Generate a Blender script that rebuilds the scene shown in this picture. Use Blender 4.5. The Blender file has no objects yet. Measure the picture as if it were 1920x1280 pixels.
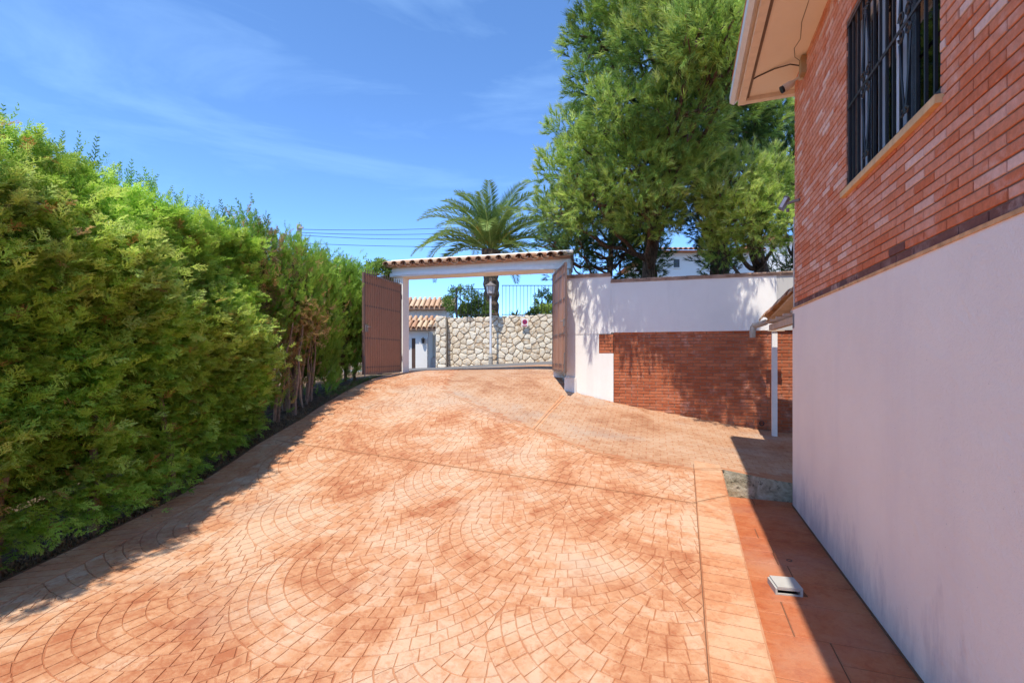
import bpy, math, random
import numpy as np
from mathutils import Vector, Matrix

R = math.radians
SC = bpy.context.scene
COL = SC.collection

# ---------------------------------------------------------------- camera
F, HOR, CAMZ = 880.0, 668.0, 1.6          # focal length in photo pixels, horizon row, eye height
cam = bpy.data.cameras.new("camera")
cam_o = bpy.data.objects.new("camera", cam)
COL.objects.link(cam_o)
cam.sensor_width = 36.0
cam.lens = F / 1920 * 36
cam.shift_y = (HOR - 640) / 1920
cam.clip_start = 0.05
cam.clip_end = 3000
cam_o.location = (0, 0, CAMZ)
cam_o.rotation_euler = (R(90), 0, 0)
SC.camera = cam_o

# ---------------------------------------------------------------- sky, sun, exposure
SUN_EL, SUN_AZ = 65.0, 25.0               # light travels towards +Y turned 25 deg to the right
world = bpy.data.worlds.new("World")
SC.world = world
world.use_nodes = True
wn, wl = world.node_tree.nodes, world.node_tree.links
wn.clear()
w_out = wn.new("ShaderNodeOutputWorld")
w_bg = wn.new("ShaderNodeBackground")
w_sky = wn.new("ShaderNodeTexSky")
w_sky.sky_type = 'NISHITA'
w_sky.sun_disc = False
w_sky.sun_elevation = R(SUN_EL)
w_sky.sun_rotation = R(180 + SUN_AZ)
w_sky.altitude = 200
w_sky.air_density = 0.53
w_sky.dust_density = 0.0
w_sky.ozone_density = 5.5
w_bg.inputs['Strength'].default_value = 0.15
# thin cirrus streaks
w_tc = wn.new("ShaderNodeTexCoord")
w_map = wn.new("ShaderNodeMapping")
w_map.inputs['Rotation'].default_value = (R(12), R(24), R(20))
w_map.inputs['Scale'].default_value = (1.3, 2.0, 6.5)
w_n = wn.new("ShaderNodeTexNoise")
w_n.inputs['Scale'].default_value = 1.5
w_n.inputs['Detail'].default_value = 7
w_n.inputs['Roughness'].default_value = 0.58
w_n.inputs['Distortion'].default_value = 0.5
w_r = wn.new("ShaderNodeValToRGB")
w_r.color_ramp.elements[0].position = 0.50
w_r.color_ramp.elements[0].color = (0, 0, 0, 1)
w_r.color_ramp.elements[1].position = 0.78
w_r.color_ramp.elements[1].color = (0.14, 0.14, 0.14, 1)
w_mix = wn.new("ShaderNodeMixRGB")
w_mix.inputs[2].default_value = (3.2, 4.1, 5.2, 1)
wl.new(w_tc.outputs['Generated'], w_map.inputs[0])
wl.new(w_map.outputs[0], w_n.inputs['Vector'])
wl.new(w_n.outputs['Fac'], w_r.inputs[0])
wl.new(w_r.outputs[0], w_mix.inputs[0])
wl.new(w_sky.outputs[0], w_mix.inputs[1])
w_tint = wn.new("ShaderNodeMixRGB"); w_tint.blend_type = 'MULTIPLY'
w_tint.inputs[0].default_value = 1.0
w_tint.inputs[2].default_value = (0.78, 0.94, 1.0, 1)
wl.new(w_mix.outputs[0], w_tint.inputs[1])
wl.new(w_tint.outputs[0], w_bg.inputs['Color'])
wl.new(w_bg.outputs[0], w_out.inputs['Surface'])

sun = bpy.data.lights.new("sun", 'SUN')
sun.energy = 2.1
sun.angle = R(0.53)
sun.color = (1.0, 0.94, 0.83)
sun_o = bpy.data.objects.new("sun", sun)
COL.objects.link(sun_o)
SDIR = Vector((math.sin(R(SUN_AZ)) * math.cos(R(SUN_EL)), math.cos(R(SUN_AZ)) * math.cos(R(SUN_EL)), -math.sin(R(SUN_EL))))
sun_o.rotation_euler = SDIR.to_track_quat('-Z', 'Y').to_euler()
sun_o.location = (-6, -10, 30)

vs = SC.view_settings
vs.view_transform = 'Standard'
vs.look = 'None'
vs.exposure = 1.53
vs.gamma = 1
vs.use_curve_mapping = False
SC.cycles.max_bounces = 12
SC.cycles.diffuse_bounces = 6
SC.cycles.transparent_max_bounces = 12
SC.cycles.use_denoising = True

# ================================================================ helpers
def at(px, py, Y):
    return Vector(((px - 960) / F * Y, Y, CAMZ + (HOR - py) / F * Y))

def tag(o, label=None, cat=None, group=None, kind=None):
    if label: o["label"] = label
    if cat: o["category"] = cat
    if group: o["group"] = group
    if kind: o["kind"] = kind
    return o

def empty(name, loc=(0, 0, 0), rz=0.0):
    o = bpy.data.objects.new(name, None)
    o.empty_display_size = 0.2
    COL.objects.link(o)
    o.location = loc
    o.rotation_euler = (0, 0, rz)
    return o

def add(name, me, parent=None, loc=None, rot=None):
    o = bpy.data.objects.new(name, me)
    COL.objects.link(o)
    if parent: o.parent = parent
    if loc is not None: o.location = loc
    if rot is not None: o.rotation_euler = rot
    return o

class MB:
    """collects simple solids into one mesh"""
    def __init__(s):
        s.v, s.f, s.t = [], [], []
    def poly(s, pts, faces, tone=0.5):
        b = len(s.v)
        s.v += [tuple(p) for p in pts]
        for f in faces:
            s.f.append(tuple(i + b for i in f)); s.t.append(tone)
        return s
    def box(s, lo, hi, M=None, tone=0.5, bev=0.0):
        x0, y0, z0 = lo; x1, y1, z1 = hi
        p = [(x0,y0,z0),(x1,y0,z0),(x1,y1,z0),(x0,y1,z0),(x0,y0,z1),(x1,y0,z1),(x1,y1,z1),(x0,y1,z1)]
        if M is not None: p = [M @ Vector(q) for q in p]
        return s.poly(p, [(0,3,2,1),(4,5,6,7),(0,1,5,4),(1,2,6,5),(2,3,7,6),(3,0,4,7)], tone)
    def prism(s, outline, z0, z1, M=None, tone=0.5):
        n = len(outline)
        p = [(x, y, z0) for x, y in outline] + [(x, y, z1) for x, y in outline]
        if M is not None: p = [M @ Vector(q) for q in p]
        fs = [tuple(range(n))[::-1], tuple(range(n, 2*n))] + [(i, (i+1) % n, n + (i+1) % n, n + i) for i in range(n)]
        return s.poly(p, fs, tone)
    def tube(s, path, rad, n=8, tone=0.5, cap=True):
        path = [Vector(p) for p in path]
        m = len(path)
        if not hasattr(rad, '__len__'): rad = [rad] * m
        b = len(s.v)
        ref = None
        for i, p in enumerate(path):
            d = (path[min(i+1, m-1)] - path[max(i-1, 0)])
            if d.length < 1e-9: d = Vector((0, 0, 1))
            d.normalize()
            if ref is None:
                ref = Vector((0, 0, 1)) if abs(d.z) < 0.9 else Vector((1, 0, 0))
            u = (ref - d * ref.dot(d)).normalized()
            ref = u
            w = d.cross(u)
            for k in range(n):
                a = 2 * math.pi * k / n
                s.v.append(tuple(p + (u * math.cos(a) + w * math.sin(a)) * rad[i]))
        for i in range(m - 1):
            for k in range(n):
                a, c = b + i*n + k, b + i*n + (k+1) % n
                s.f.append((a, c, c + n, a + n)); s.t.append(tone)
        if cap:
            s.f.append(tuple(b + k for k in range(n))[::-1]); s.t.append(tone)
            s.f.append(tuple(b + (m-1)*n + k for k in range(n))); s.t.append(tone)
        return s
    def lathe(s, prof, c=(0,0,0), n=16, M=None, tone=0.5):
        b = len(s.v)
        c = Vector(c)
        for r, z in prof:
            for k in range(n):
                a = 2 * math.pi * k / n
                q = Vector((r * math.cos(a), r * math.sin(a), z))
                if M is not None: q = M @ q
                s.v.append(tuple(q + c))
        for i in range(len(prof) - 1):
            for k in range(n):
                a, d = b + i*n + k, b + i*n + (k+1) % n
                s.f.append((a, d, d + n, a + n)); s.t.append(tone)
        s.f.append(tuple(b + k for k in range(n))[::-1]); s.t.append(tone)
        s.f.append(tuple(b + (len(prof)-1)*n + k for k in range(n))); s.t.append(tone)
        return s
    def mesh(s, name, mat, smooth=False):
        me = bpy.data.meshes.new(name)
        me.from_pydata(s.v, [], s.f)
        me.materials.append(mat)
        at_ = me.attributes.new("tone", 'FLOAT', 'FACE')
        at_.data.foreach_set("value", np.array(s.t, np.float32))
        if smooth:
            me.polygons.foreach_set("use_smooth", [True] * len(me.polygons))
        me.update()
        return me
    def build(s, name, mat, parent=None, loc=None, rot=None, smooth=False):
        return add(name, s.mesh(name, mat, smooth), parent, loc, rot)

def tri_mesh(name, V, T, mat, tone=None):
    me = bpy.data.meshes.new(name)
    V = np.ascontiguousarray(V, np.float32); T = np.ascontiguousarray(T, np.int32)
    me.vertices.add(len(V)); me.vertices.foreach_set("co", V.ravel())
    me.loops.add(T.size); me.loops.foreach_set("vertex_index", T.ravel())
    me.polygons.add(len(T)); me.polygons.foreach_set("loop_start", np.arange(0, T.size, 3, dtype=np.int32))
    if tone is not None:
        a = me.attributes.new("tone", 'FLOAT', 'POINT')
        a.data.foreach_set("value", np.ascontiguousarray(tone, np.float32))
    me.update(calc_edges=True)
    me.materials.append(mat)
    return me

# ---------------------------------------------------------------- materials
class NT:
    def __init__(s, name):
        s.m = bpy.data.materials.new(name); s.m.use_nodes = True
        s.n, s.l = s.m.node_tree.nodes, s.m.node_tree.links
        s.b = s.n["Principled BSDF"]
        s.out = s.n["Material Output"]
        s.pos = None
    def new(s, t, **k):
        x = s.n.new(t)
        for a, v in k.items(): setattr(x, a, v)
        return x
    def P(s, scale=(1, 1, 1), obj=False):
        if obj:
            src = s.new("ShaderNodeTexCoord").outputs['Object']
        else:
            src = s.new("ShaderNodeNewGeometry").outputs['Position']
        if scale == (1, 1, 1): return src
        m = s.new("ShaderNodeMapping"); m.inputs['Scale'].default_value = scale
        s.l.new(src, m.inputs[0]); return m.outputs[0]
    def noise(s, scale, detail=4, rough=0.55, vec=None, dist=0.0):
        x = s.new("ShaderNodeTexNoise")
        x.inputs['Scale'].default_value = scale; x.inputs['Detail'].default_value = detail
        x.inputs['Roughness'].default_value = rough; x.inputs['Distortion'].default_value = dist
        s.l.new(vec if vec is not None else s.P(), x.inputs['Vector'])
        return x.outputs['Fac']
    def ramp(s, fac, stops):
        x = s.new("ShaderNodeValToRGB")
        e = x.color_ramp.elements
        while len(e) < len(stops): e.new(0.5)
        for el, (p, c) in zip(e, stops):
            el.position = p
            el.color = (c[0], c[1], c[2], 1) if hasattr(c, '__len__') else (c, c, c, 1)
        s.l.new(fac, x.inputs[0]); return x.outputs[0]
    def mix(s, fac, a, b, mode='MIX'):
        x = s.new("ShaderNodeMixRGB", blend_type=mode)
        for i, v in ((0, fac), (1, a), (2, b)):
            if hasattr(v, 'node'): s.l.new(v, x.inputs[i])
            elif hasattr(v, '__len__'): x.inputs[i].default_value = (v[0], v[1], v[2], 1)
            else: x.inputs[i].default_value = v if i == 0 else (v, v, v, 1)
        return x.outputs[0]
    def attr(s, name="tone"):
        x = s.new("ShaderNodeAttribute"); x.attribute_name = name
        return x.outputs['Fac']
    def math(s, op, a, b):
        x = s.new("ShaderNodeMath", operation=op)
        for i, v in enumerate((a, b)):
            if hasattr(v, 'node'): s.l.new(v, x.inputs[i])
            else: x.inputs[i].default_value = v
        return x.outputs[0]
    def bump(s, h, strength=0.3, dist=0.01):
        x = s.new("ShaderNodeBump")
        x.inputs['Strength'].default_value = strength; x.inputs['Distance'].default_value = dist
        s.l.new(h, x.inputs['Height']); s.l.new(x.outputs[0], s.b.inputs['Normal'])
    def col(s, c):
        if hasattr(c, 'node'): s.l.new(c, s.b.inputs['Base Color'])
        else: s.b.inputs['Base Color'].default_value = (c[0], c[1], c[2], 1)
    def set(s, rough=0.8, metal=0.0, spec=0.3):
        s.b.inputs['Roughness'].default_value = rough
        s.b.inputs['Metallic'].default_value = metal
        s.b.inputs['Specular IOR Level'].default_value = spec
        return s.m

def plain(name, c, rough=0.7, metal=0.0, spec=0.3, var=0.12, scale=9.0, bump=0.0):
    t = NT(name)
    f = t.noise(scale, 5, 0.6)
    lo = [x * (1 - var) for x in c]; hi = [min(1, x * (1 + var)) for x in c]
    t.col(t.ramp(f, [(0.3, lo), (0.7, hi)]))
    if bump: t.bump(t.noise(scale * 6, 4), bump, 0.01)
    return t.set(rough, metal, spec)

def plaster(name, c, stain, amount=0.5, bump=0.25):
    t = NT(name)
    big = t.noise(0.9, 5, 0.6)
    st = t.noise(1.0, 6, 0.62, vec=t.P((2.2, 2.2, 0.35)))
    c1 = t.ramp(big, [(0.35, [x * 0.93 for x in c]), (0.65, c)])
    m = t.ramp(st, [(0.52, 0.0), (0.8, amount)])
    t.col(t.mix(m, c1, stain))
    t.bump(t.noise(55, 4, 0.7), bump, 0.006)
    return t.set(0.9, 0, 0.2)

def foliage(name, stops, trans=0.35, var=0.25):
    t = NT(name)
    c = t.ramp(t.attr(), stops)
    n = t.noise(1.6, 3, 0.5)
    c = t.mix(1.0, c, t.ramp(n, [(0.3, 1 - var), (0.7, 1 + var)]), 'MULTIPLY')
    t.col(c)
    t.set(0.55, 0, 0.25)
    tr = t.new("ShaderNodeBsdfTranslucent")
    t.l.new(c, tr.inputs['Color'])
    mx = t.new("ShaderNodeMixShader"); mx.inputs[0].default_value = trans
    t.l.new(t.b.outputs[0], mx.inputs[1]); t.l.new(tr.outputs[0], mx.inputs[2])
    t.l.new(mx.outputs[0], t.out.inputs['Surface'])
    return t.m

M = {}
# stamped concrete
def stamped(name, light, mid, dark, joint=False, dirt=.4, rust=1.0):
    t = NT(name)
    tone = t.attr()
    big = t.noise(0.7, 5, 0.6, dist=0.6)
    med = t.noise(2.6, 5, 0.65, dist=0.8)
    patch = t.noise(11, 5, 0.62, dist=0.7)
    fine = t.noise(34, 4, 0.65)
    zone = t.math('ADD', t.math('MULTIPLY', big, 0.62), t.math('MULTIPLY', med, 0.38))
    f = t.math('ADD', t.math('ADD', t.math('MULTIPLY', zone, 1.75), -0.25), t.math('MULTIPLY', patch, 0.42))
    f = t.math('ADD', f, t.math('MULTIPLY', tone, 0.10))
    f = t.math('ADD', f, t.math('MULTIPLY', fine, 0.16))
    f = t.math('MULTIPLY', f, 0.5)
    c = t.ramp(f, [(0.35, dark), (0.455, mid), (0.56, light)])
    # rusty sealer left in hollows, mostly where the zone is still dark
    rs = t.math('MULTIPLY', t.ramp(t.noise(15, 6, 0.7, dist=1.2), [(0.52, 0.0), (0.60, 0.75 * rust)]), t.ramp(zone, [(0.40, 1.0), (0.60, 0.25)]))
    c = t.mix(rs, c, dark)
    dz = t.noise(0.55, 4, 0.6, vec=t.P((1.0, 1.3, 1)))
    c = t.mix(t.ramp(dz, [(0.54, 0.0), (0.74, dirt)]), c, (0.36, 0.29, 0.24))
    if joint:
        c = t.mix(0.22, c, (0.25, 0.10, 0.048))
    t.col(c)
    h = t.math('ADD', t.noise(20, 5, 0.68), t.math('MULTIPLY', t.noise(110, 3, 0.6), 0.35))
    t.bump(h, 0.8, 0.007)
    return t.set(0.68, 0, 0.35)
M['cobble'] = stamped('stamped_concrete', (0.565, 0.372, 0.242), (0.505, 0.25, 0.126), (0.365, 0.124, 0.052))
M['joint'] = stamped('stamped_joint', (0.52, 0.275, 0.15), (0.46, 0.20, 0.095), (0.34, 0.115, 0.05), True)
M['apron'] = stamped('stamped_apron', (0.50, 0.325, 0.21), (0.45, 0.25, 0.14), (0.33, 0.15, 0.075), dirt=.75)
M['border'] = stamped('stamped_border', (0.56, 0.335, 0.195), (0.51, 0.235, 0.112), (0.40, 0.145, 0.062))
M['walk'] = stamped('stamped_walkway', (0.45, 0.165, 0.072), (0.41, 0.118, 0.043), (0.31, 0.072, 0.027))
M['groove'] = plain('dirty_groove', (0.16, 0.075, 0.04), 0.95)
M['concrete'] = plaster('bare_concrete', (0.34, 0.30, 0.23), (0.07, 0.06, 0.045), 0.95, 0.9)
t = NT('mossy_concrete')
_c = t.ramp(t.noise(5, 6, .7, dist=.6), [(.35, (0.16, 0.14, 0.09)), (.5, (0.40, 0.36, 0.25)), (.68, (0.58, 0.54, 0.42))])
_c = t.mix(t.ramp(t.noise(13, 5, .7), [(.55, 0.0), (.66, .85)]), _c, (0.06, 0.055, 0.035)); t.col(_c)
t.bump(t.noise(16, 6, .75), 1, .03); M['step'] = t.set(.95, 0, .15)
M['asphalt'] = plain('asphalt', (0.16, 0.15, 0.145), 0.95, var=0.2, scale=20, bump=0.4)
t = NT('earth')
t.col(t.mix(t.ramp(t.noise(9, 5, 0.65), [(0.35, 0.0), (0.65, 1.0)]), (0.10, 0.065, 0.042), (0.25, 0.17, 0.105)))
t.bump(t.noise(14, 6, 0.7), 0.9, 0.05); M['earth'] = t.set(0.95, 0, 0.1)
M['white_base'] = plaster('pink_white_render', (0.86, 0.775, 0.745), (0.70, 0.60, 0.58), 0.35)
t = NT('stained_base_render')
_c = t.ramp(t.noise(0.8, 5, .6), [(.35, (0.86, 0.735, 0.64)), (.65, (0.91, 0.785, 0.68))])
_c = t.mix(t.ramp(t.noise(1.0, 6, .62, vec=t.P((2.2, 2.2, .35))), [(.52, 0.0), (.8, .3)]), _c, (0.70, 0.60, 0.57))
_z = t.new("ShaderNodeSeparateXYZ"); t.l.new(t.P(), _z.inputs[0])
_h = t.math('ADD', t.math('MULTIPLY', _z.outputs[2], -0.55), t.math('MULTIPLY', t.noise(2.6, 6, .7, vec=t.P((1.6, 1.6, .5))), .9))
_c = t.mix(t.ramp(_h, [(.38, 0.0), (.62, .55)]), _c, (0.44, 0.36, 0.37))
_c = t.mix(t.ramp(t.noise(60, 2, .5), [(.74, 0.0), (.78, .5)]), _c, (0.30, 0.25, 0.24))
t.col(_c)
t.bump(t.math('ADD', t.noise(55, 4, .7), t.math('MULTIPLY', t.noise(4, 4, .6, dist=1.0), 2.2)), .6, .010)
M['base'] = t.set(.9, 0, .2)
M['white_wall'] = plaster('white_render', (0.86, 0.83, 0.775), (0.55, 0.53, 0.50), 0.45, 0.5)
M['grey_wall'] = plaster('grey_render', (0.52, 0.50, 0.47), (0.30, 0.29, 0.28), 0.5)
M['white_paint'] = plain('white_paint', (0.80, 0.78, 0.75), 0.6, var=0.05)
M['dirty_plastic'] = plaster('dirty_white_plastic', (0.44, 0.42, 0.38), (0.30, 0.24, 0.18), .8, .1)
M['mortar'] = plain('mortar', (0.25, 0.155, 0.115), 0.95, var=0.25, scale=14, bump=0.4)

def brick_mat(name, stops, white=0.5):
    t = NT(name)
    c = t.ramp(t.attr(), stops)
    n = t.noise(30, 5, 0.65)
    c = t.mix(1.0, c, t.ramp(n, [(0.25, 0.78), (0.75, 1.18)]), 'MULTIPLY')
    eff = t.noise(5.5, 6, 0.7)
    big = t.noise(1.1, 3, 0.5)
    e = t.math('MULTIPLY', t.ramp(eff, [(0.50, 0.0), (0.68, white)]), t.ramp(big, [(0.38, 0.15), (0.62, 1.0)]))
    c = t.mix(e, c, (0.80, 0.58, 0.49))
    t.col(c)
    t.bump(t.math('ADD', t.noise(60, 5, 0.7), t.noise(16, 3, 0.6)), 0.45, 0.004)
    return t.set(0.85, 0, 0.25)
M['brick'] = brick_mat('red_brick', [(0.0, (0.13, 0.062, 0.055)), (0.08, (0.19, 0.075, 0.055)), (0.12, (0.58, 0.15, 0.06)), (0.45, (0.65, 0.225, 0.115)), (0.8, (0.70, 0.31, 0.20)), (1.0, (0.76, 0.46, 0.35))], 0.55)
M['brick_old'] = brick_mat('weathered_brick', [(0.0, (0.25, 0.065, 0.03)), (0.4, (0.40, 0.11, 0.045)), (0.8, (0.48, 0.155, 0.07)), (1.0, (0.50, 0.24, 0.14))], 0.3)
M['coping'] = plain('weathered_coping', (0.36, 0.245, 0.18), 0.95, var=.4, scale=5)
M['mortar_old'] = plain('old_mortar', (0.27, 0.17, 0.115), 0.95, var=0.3, scale=5)

def tile_mat(name, stops):
    t = NT(name)
    c = t.ramp(t.attr(), stops)
    c = t.mix(t.ramp(t.noise(9, 6, 0.7), [(0.5, 0.0), (0.72, 0.6)]), c, (0.19, 0.155, 0.12))
    c = t.mix(t.ramp(t.noise(23, 4, 0.6), [(0.55, 0.0), (0.7, 0.5)]), c, (0.58, 0.47, 0.36))
    t.col(c); t.bump(t.noise(45, 4, 0.6), 0.4, 0.006)
    return t.set(0.9, 0, 0.2)
M['tile'] = tile_mat('clay_tile', [(0.0, (0.40, 0.20, 0.12)), (0.5, (0.50, 0.30, 0.19)), (1.0, (0.58, 0.42, 0.28))])
M['tile_red'] = tile_mat('red_clay_tile', [(0.0, (0.40, 0.15, 0.08)), (0.5, (0.50, 0.22, 0.12)), (1.0, (0.56, 0.32, 0.19))])
M['gate_brown'] = plain('brown_gate_sheet', (0.40, 0.205, 0.125), 0.55, 0.0, 0.35, var=0.08, scale=3)
M['gate_dark'] = plain('dark_brown_iron', (0.16, 0.10, 0.08), 0.5, 0.0, 0.4, var=0.1)
M['iron'] = plain('black_iron', (0.018, 0.018, 0.021), 0.42, 0.0, 0.5, var=0.2)
M['soffit'] = plaster('cream_soffit', (0.90, 0.79, 0.65), (0.82, 0.68, 0.53), 0.5, 0.3)
M['fascia'] = plain('cream_fascia', (0.80, 0.67, 0.55), 0.7, var=0.08)
M['fascia_line'] = plain('dark_line_brown', (0.22, 0.16, 0.115), 0.8)
M['gutter'] = plain('pale_gutter', (0.72, 0.66, 0.60), 0.5, var=0.06)
M['sill'] = plain('ochre_sill', (0.68, 0.42, 0.20), 0.75, var=0.15, scale=12)
M['band'] = plain('ochre_band', (0.62, 0.33, 0.15), 0.8, var=0.3, scale=14)
t = NT('window_glass')
_gl = t.new("ShaderNodeBsdfGlossy"); _gl.inputs['Roughness'].default_value = 0.015
_tr = t.new("ShaderNodeBsdfTransparent"); _tr.inputs['Color'].default_value = (0.72, 0.76, 0.75, 1)
_fr = t.new("ShaderNodeFresnel"); _fr.inputs['IOR'].default_value = 1.75
_mx = t.new("ShaderNodeMixShader")
t.l.new(_fr.outputs[0], _mx.inputs[0]); t.l.new(_tr.outputs[0], _mx.inputs[1]); t.l.new(_gl.outputs[0], _mx.inputs[2])
t.l.new(_mx.outputs[0], t.out.inputs['Surface']); M['glass'] = t.m
M['curtain'] = plain('net_curtain', (0.66, 0.58, 0.50), 0.9)
M['alu'] = plain('white_aluminium', (0.66, 0.67, 0.71), 0.35, 0.0, 0.5, var=0.04)
M['camera_plastic'] = plain('aged_plastic', (0.62, 0.50, 0.38), 0.5, var=0.08)
M['box_plastic'] = plain('brown_box', (0.42, 0.28, 0.15), 0.6)
M['lamp_grey'] = plain('grey_lamp_metal', (0.20, 0.17, 0.16), 0.5)
M['lamp_glass'] = plain('frosted_lamp_glass', (0.62, 0.58, 0.56), 0.25, 0, 0.5, var=0.04)
M['cable'] = plain('dark_cable', (0.09, 0.06, 0.045), 0.7)
M['cable_pale'] = plain('pale_cable', (0.56, 0.50, 0.44), 0.7)
M['wood'] = plain('pale_wood_beam', (0.56, 0.44, 0.34), 0.8, var=0.15)
M['pvc'] = plain('grey_pvc', (0.38, 0.34, 0.29), 0.6)
M['bark'] = (lambda t: (t.col(t.mix(t.ramp(t.noise(4, 6, 0.7, vec=t.P((6, 6, 1.4))), [(0.4, 0.0), (0.62, 1.0)]), (0.075, 0.05, 0.038), (0.235, 0.15, 0.10))),
             t.bump(t.noise(4, 6, 0.7, vec=t.P((7, 7, 1.6))), 1.0, 0.05), t.set(0.95, 0, 0.1))[2])(NT('pine_bark'))
M['twig'] = plain('grey_brown_stem', (0.25, 0.175, 0.125), 0.95, var=0.3, scale=12)
M['dead'] = plain('dead_twig', (0.42, 0.30, 0.21), 0.95, var=0.35, scale=14)
M['palm_bark'] = (lambda t: (t.col(t.mix(t.ramp(t.noise(7, 5, 0.7), [(0.4, 0.0), (0.6, 1.0)]), (0.085, 0.06, 0.045), (0.27, 0.18, 0.115))),
             t.bump(t.noise(9, 4, 0.7), 1.0, 0.06), t.set(0.95, 0, 0.1))[2])(NT('palm_bark'))
M['date'] = plain('orange_dates', (0.62, 0.30, 0.04), 0.7, var=0.2)
M['stone'] = (lambda t: (t.col(t.mix(t.ramp(t.noise(7, 5, 0.65), [(0.38, 0.0), (0.68, 1.0)]), t.ramp(t.attr(), [(0.0, (0.46, 0.31, 0.18)), (0.35, (0.66, 0.52, 0.36)), (1.0, (0.80, 0.71, 0.57))]), (0.78, 0.71, 0.58))),
             t.bump(t.noise(18, 5, 0.7), 0.8, 0.02), t.set(0.9, 0, 0.2))[2])(NT('limestone'))
M['stone_mortar'] = plain('tan_mortar', (0.60, 0.49, 0.36), 0.95, var=0.3, scale=6)
M['sign_red'] = plain('sign_red', (0.42, 0.03, 0.085), 0.5, var=0.05)
M['sign_blue'] = plain('sign_dark_blue', (0.12, 0.03, 0.14), 0.5, var=0.05)
M['dark_door'] = plain('dark_wood_door', (0.09, 0.05, 0.035), 0.6)
M['far_white'] = plain('far_white_wall', (0.74, 0.72, 0.68), 0.9, var=0.05, scale=1)
M['far_dark'] = plain('far_window', (0.06, 0.06, 0.065), 0.3)
M['pole_grey'] = plain('weathered_pole', (0.42, 0.38, 0.34), 0.8)
M['wire'] = plain('black_wire', (0.03, 0.03, 0.035), 0.6)

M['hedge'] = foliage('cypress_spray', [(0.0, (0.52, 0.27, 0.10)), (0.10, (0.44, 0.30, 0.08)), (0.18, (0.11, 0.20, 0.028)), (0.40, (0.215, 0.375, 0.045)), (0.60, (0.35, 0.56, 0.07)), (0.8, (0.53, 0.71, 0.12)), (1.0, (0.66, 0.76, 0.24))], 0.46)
M['thuja'] = foliage('thuja_spray', [(0.0, (0.605, 0.386, 0.192)), (0.12, (0.49, 0.331, 0.12)), (0.2, (0.144, 0.262, 0.03)), (0.5, (0.245, 0.428, 0.048)), (1.0, (0.518, 0.69, 0.132))], 0.45)
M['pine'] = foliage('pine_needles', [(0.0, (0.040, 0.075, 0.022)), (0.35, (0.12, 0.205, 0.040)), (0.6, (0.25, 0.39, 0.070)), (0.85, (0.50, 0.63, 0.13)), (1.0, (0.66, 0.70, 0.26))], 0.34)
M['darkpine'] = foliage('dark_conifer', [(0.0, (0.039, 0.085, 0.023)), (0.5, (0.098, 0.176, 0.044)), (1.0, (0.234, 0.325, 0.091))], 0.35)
M['palm'] = foliage('palm_leaf', [(0.0, (0.105, 0.173, 0.052)), (0.5, (0.21, 0.306, 0.075)), (1.0, (0.444, 0.511, 0.162))], 0.3)
M['shrub'] = foliage('shrub_leaf', [(0.0, (0.096, 0.156, 0.039)), (0.5, (0.192, 0.3, 0.061)), (1.0, (0.408, 0.504, 0.11))], 0.4)
M['agave'] = foliage('spiky_leaf', [(0.0, (0.03, 0.09, 0.03)), (0.5, (0.06, 0.15, 0.04)), (1.0, (0.12, 0.22, 0.06))], 0.2)
M['litter'] = foliage('dry_litter', [(0.0, (0.16, 0.09, 0.05)), (0.5, (0.30, 0.20, 0.11)), (0.8, (0.20, 0.22, 0.06)), (1.0, (0.14, 0.22, 0.04))], 0.2)

# ================================================================ terrain height
CP = np.array([
    (-4.3, -3, -.34), (0, -3, -.33), (1.2, -3, -.33), (-4.2, 0, -.30), (0, 0, -.29), (1.2, 0.3, -.29),
    (-4.1, 3.75, -.20), (0, 2.6, -.25), (1.45, 2.7, -.25), (0, 4.2, -.15), (2.0, 4.2, -.14),
    (-3.92, 5.47, -.03), (0, 5.6, 0.02), (2.5, 5.5, -.03), (2.88, 6.44, .05), (3.66, 6.15, -.06), (4.8, 6.2, -.04),
    (-3.85, 7.06, .28), (0, 7.1, .26), (-3.59, 7.9, .50), (0, 8.3, .50), (3.0, 8.2, .20), (5.2, 9.3, .13), (5.2, 7.8, .03), (6.5, 9, .12),
    (-3.53, 9.14, .76), (0, 10, .86), (2.18, 10.2, .63), (1.25, 10.5, .86), (-3.37, 11, 1.04), (0, 12, 1.18), (1.1, 11.7, 1.16),
    (-3.1, 12.5, 1.16), (-2.6, 15.2, 1.17), (1.2, 15.2, 1.38), (4.0, 15.2, 1.5), (-2.6, 19, 1.15), (1.5, 19, 1.42), (6, 19, 1.6), (6, 13, 1.4), (-6, 13, 1.1), (-6, 19, 1.0), (-6, 9, .75), (-6, 4, -.1), (-6, 0, -.3)])
def _tps(r2):
    return np.where(r2 > 1e-12, r2 * np.log(np.maximum(r2, 1e-12)), 0.0)
_n = len(CP)
_K = _tps(((CP[:, None, :2] - CP[None, :, :2]) ** 2).sum(-1)) + np.eye(_n) * 0.02
_Pm = np.hstack([np.ones((_n, 1)), CP[:, :2]])
_A = np.block([[_K, _Pm], [_Pm.T, np.zeros((3, 3))]])
_W = np.linalg.solve(_A, np.concatenate([CP[:, 2], np.zeros(3)]))
def g(x, y):
    x = np.clip(np.asarray(x, float), -6, 6.3); y = np.clip(np.asarray(y, float), -3, 19)
    q = np.stack([x, y], -1)
    r2 = ((q[..., None, :] - CP[:, :2]) ** 2).sum(-1)
    return _tps(r2) @ _W[:_n] + _W[_n] + _W[_n+1] * x + _W[_n+2] * y
def gz(x, y): return float(g(x, y))
def ghit(px, py):
    a, b = 1.0, 22.0
    Ys = np.linspace(1.5, 20, 600)
    Xs = (px - 960) / F * Ys; Zs = CAMZ + (HOR - py) / F * Ys
    d = Zs - g(Xs, Ys)
    i = int(np.argmax(d < 0))
    return Vector((Xs[i], Ys[i], float(g(Xs[i], Ys[i]))))

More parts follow.
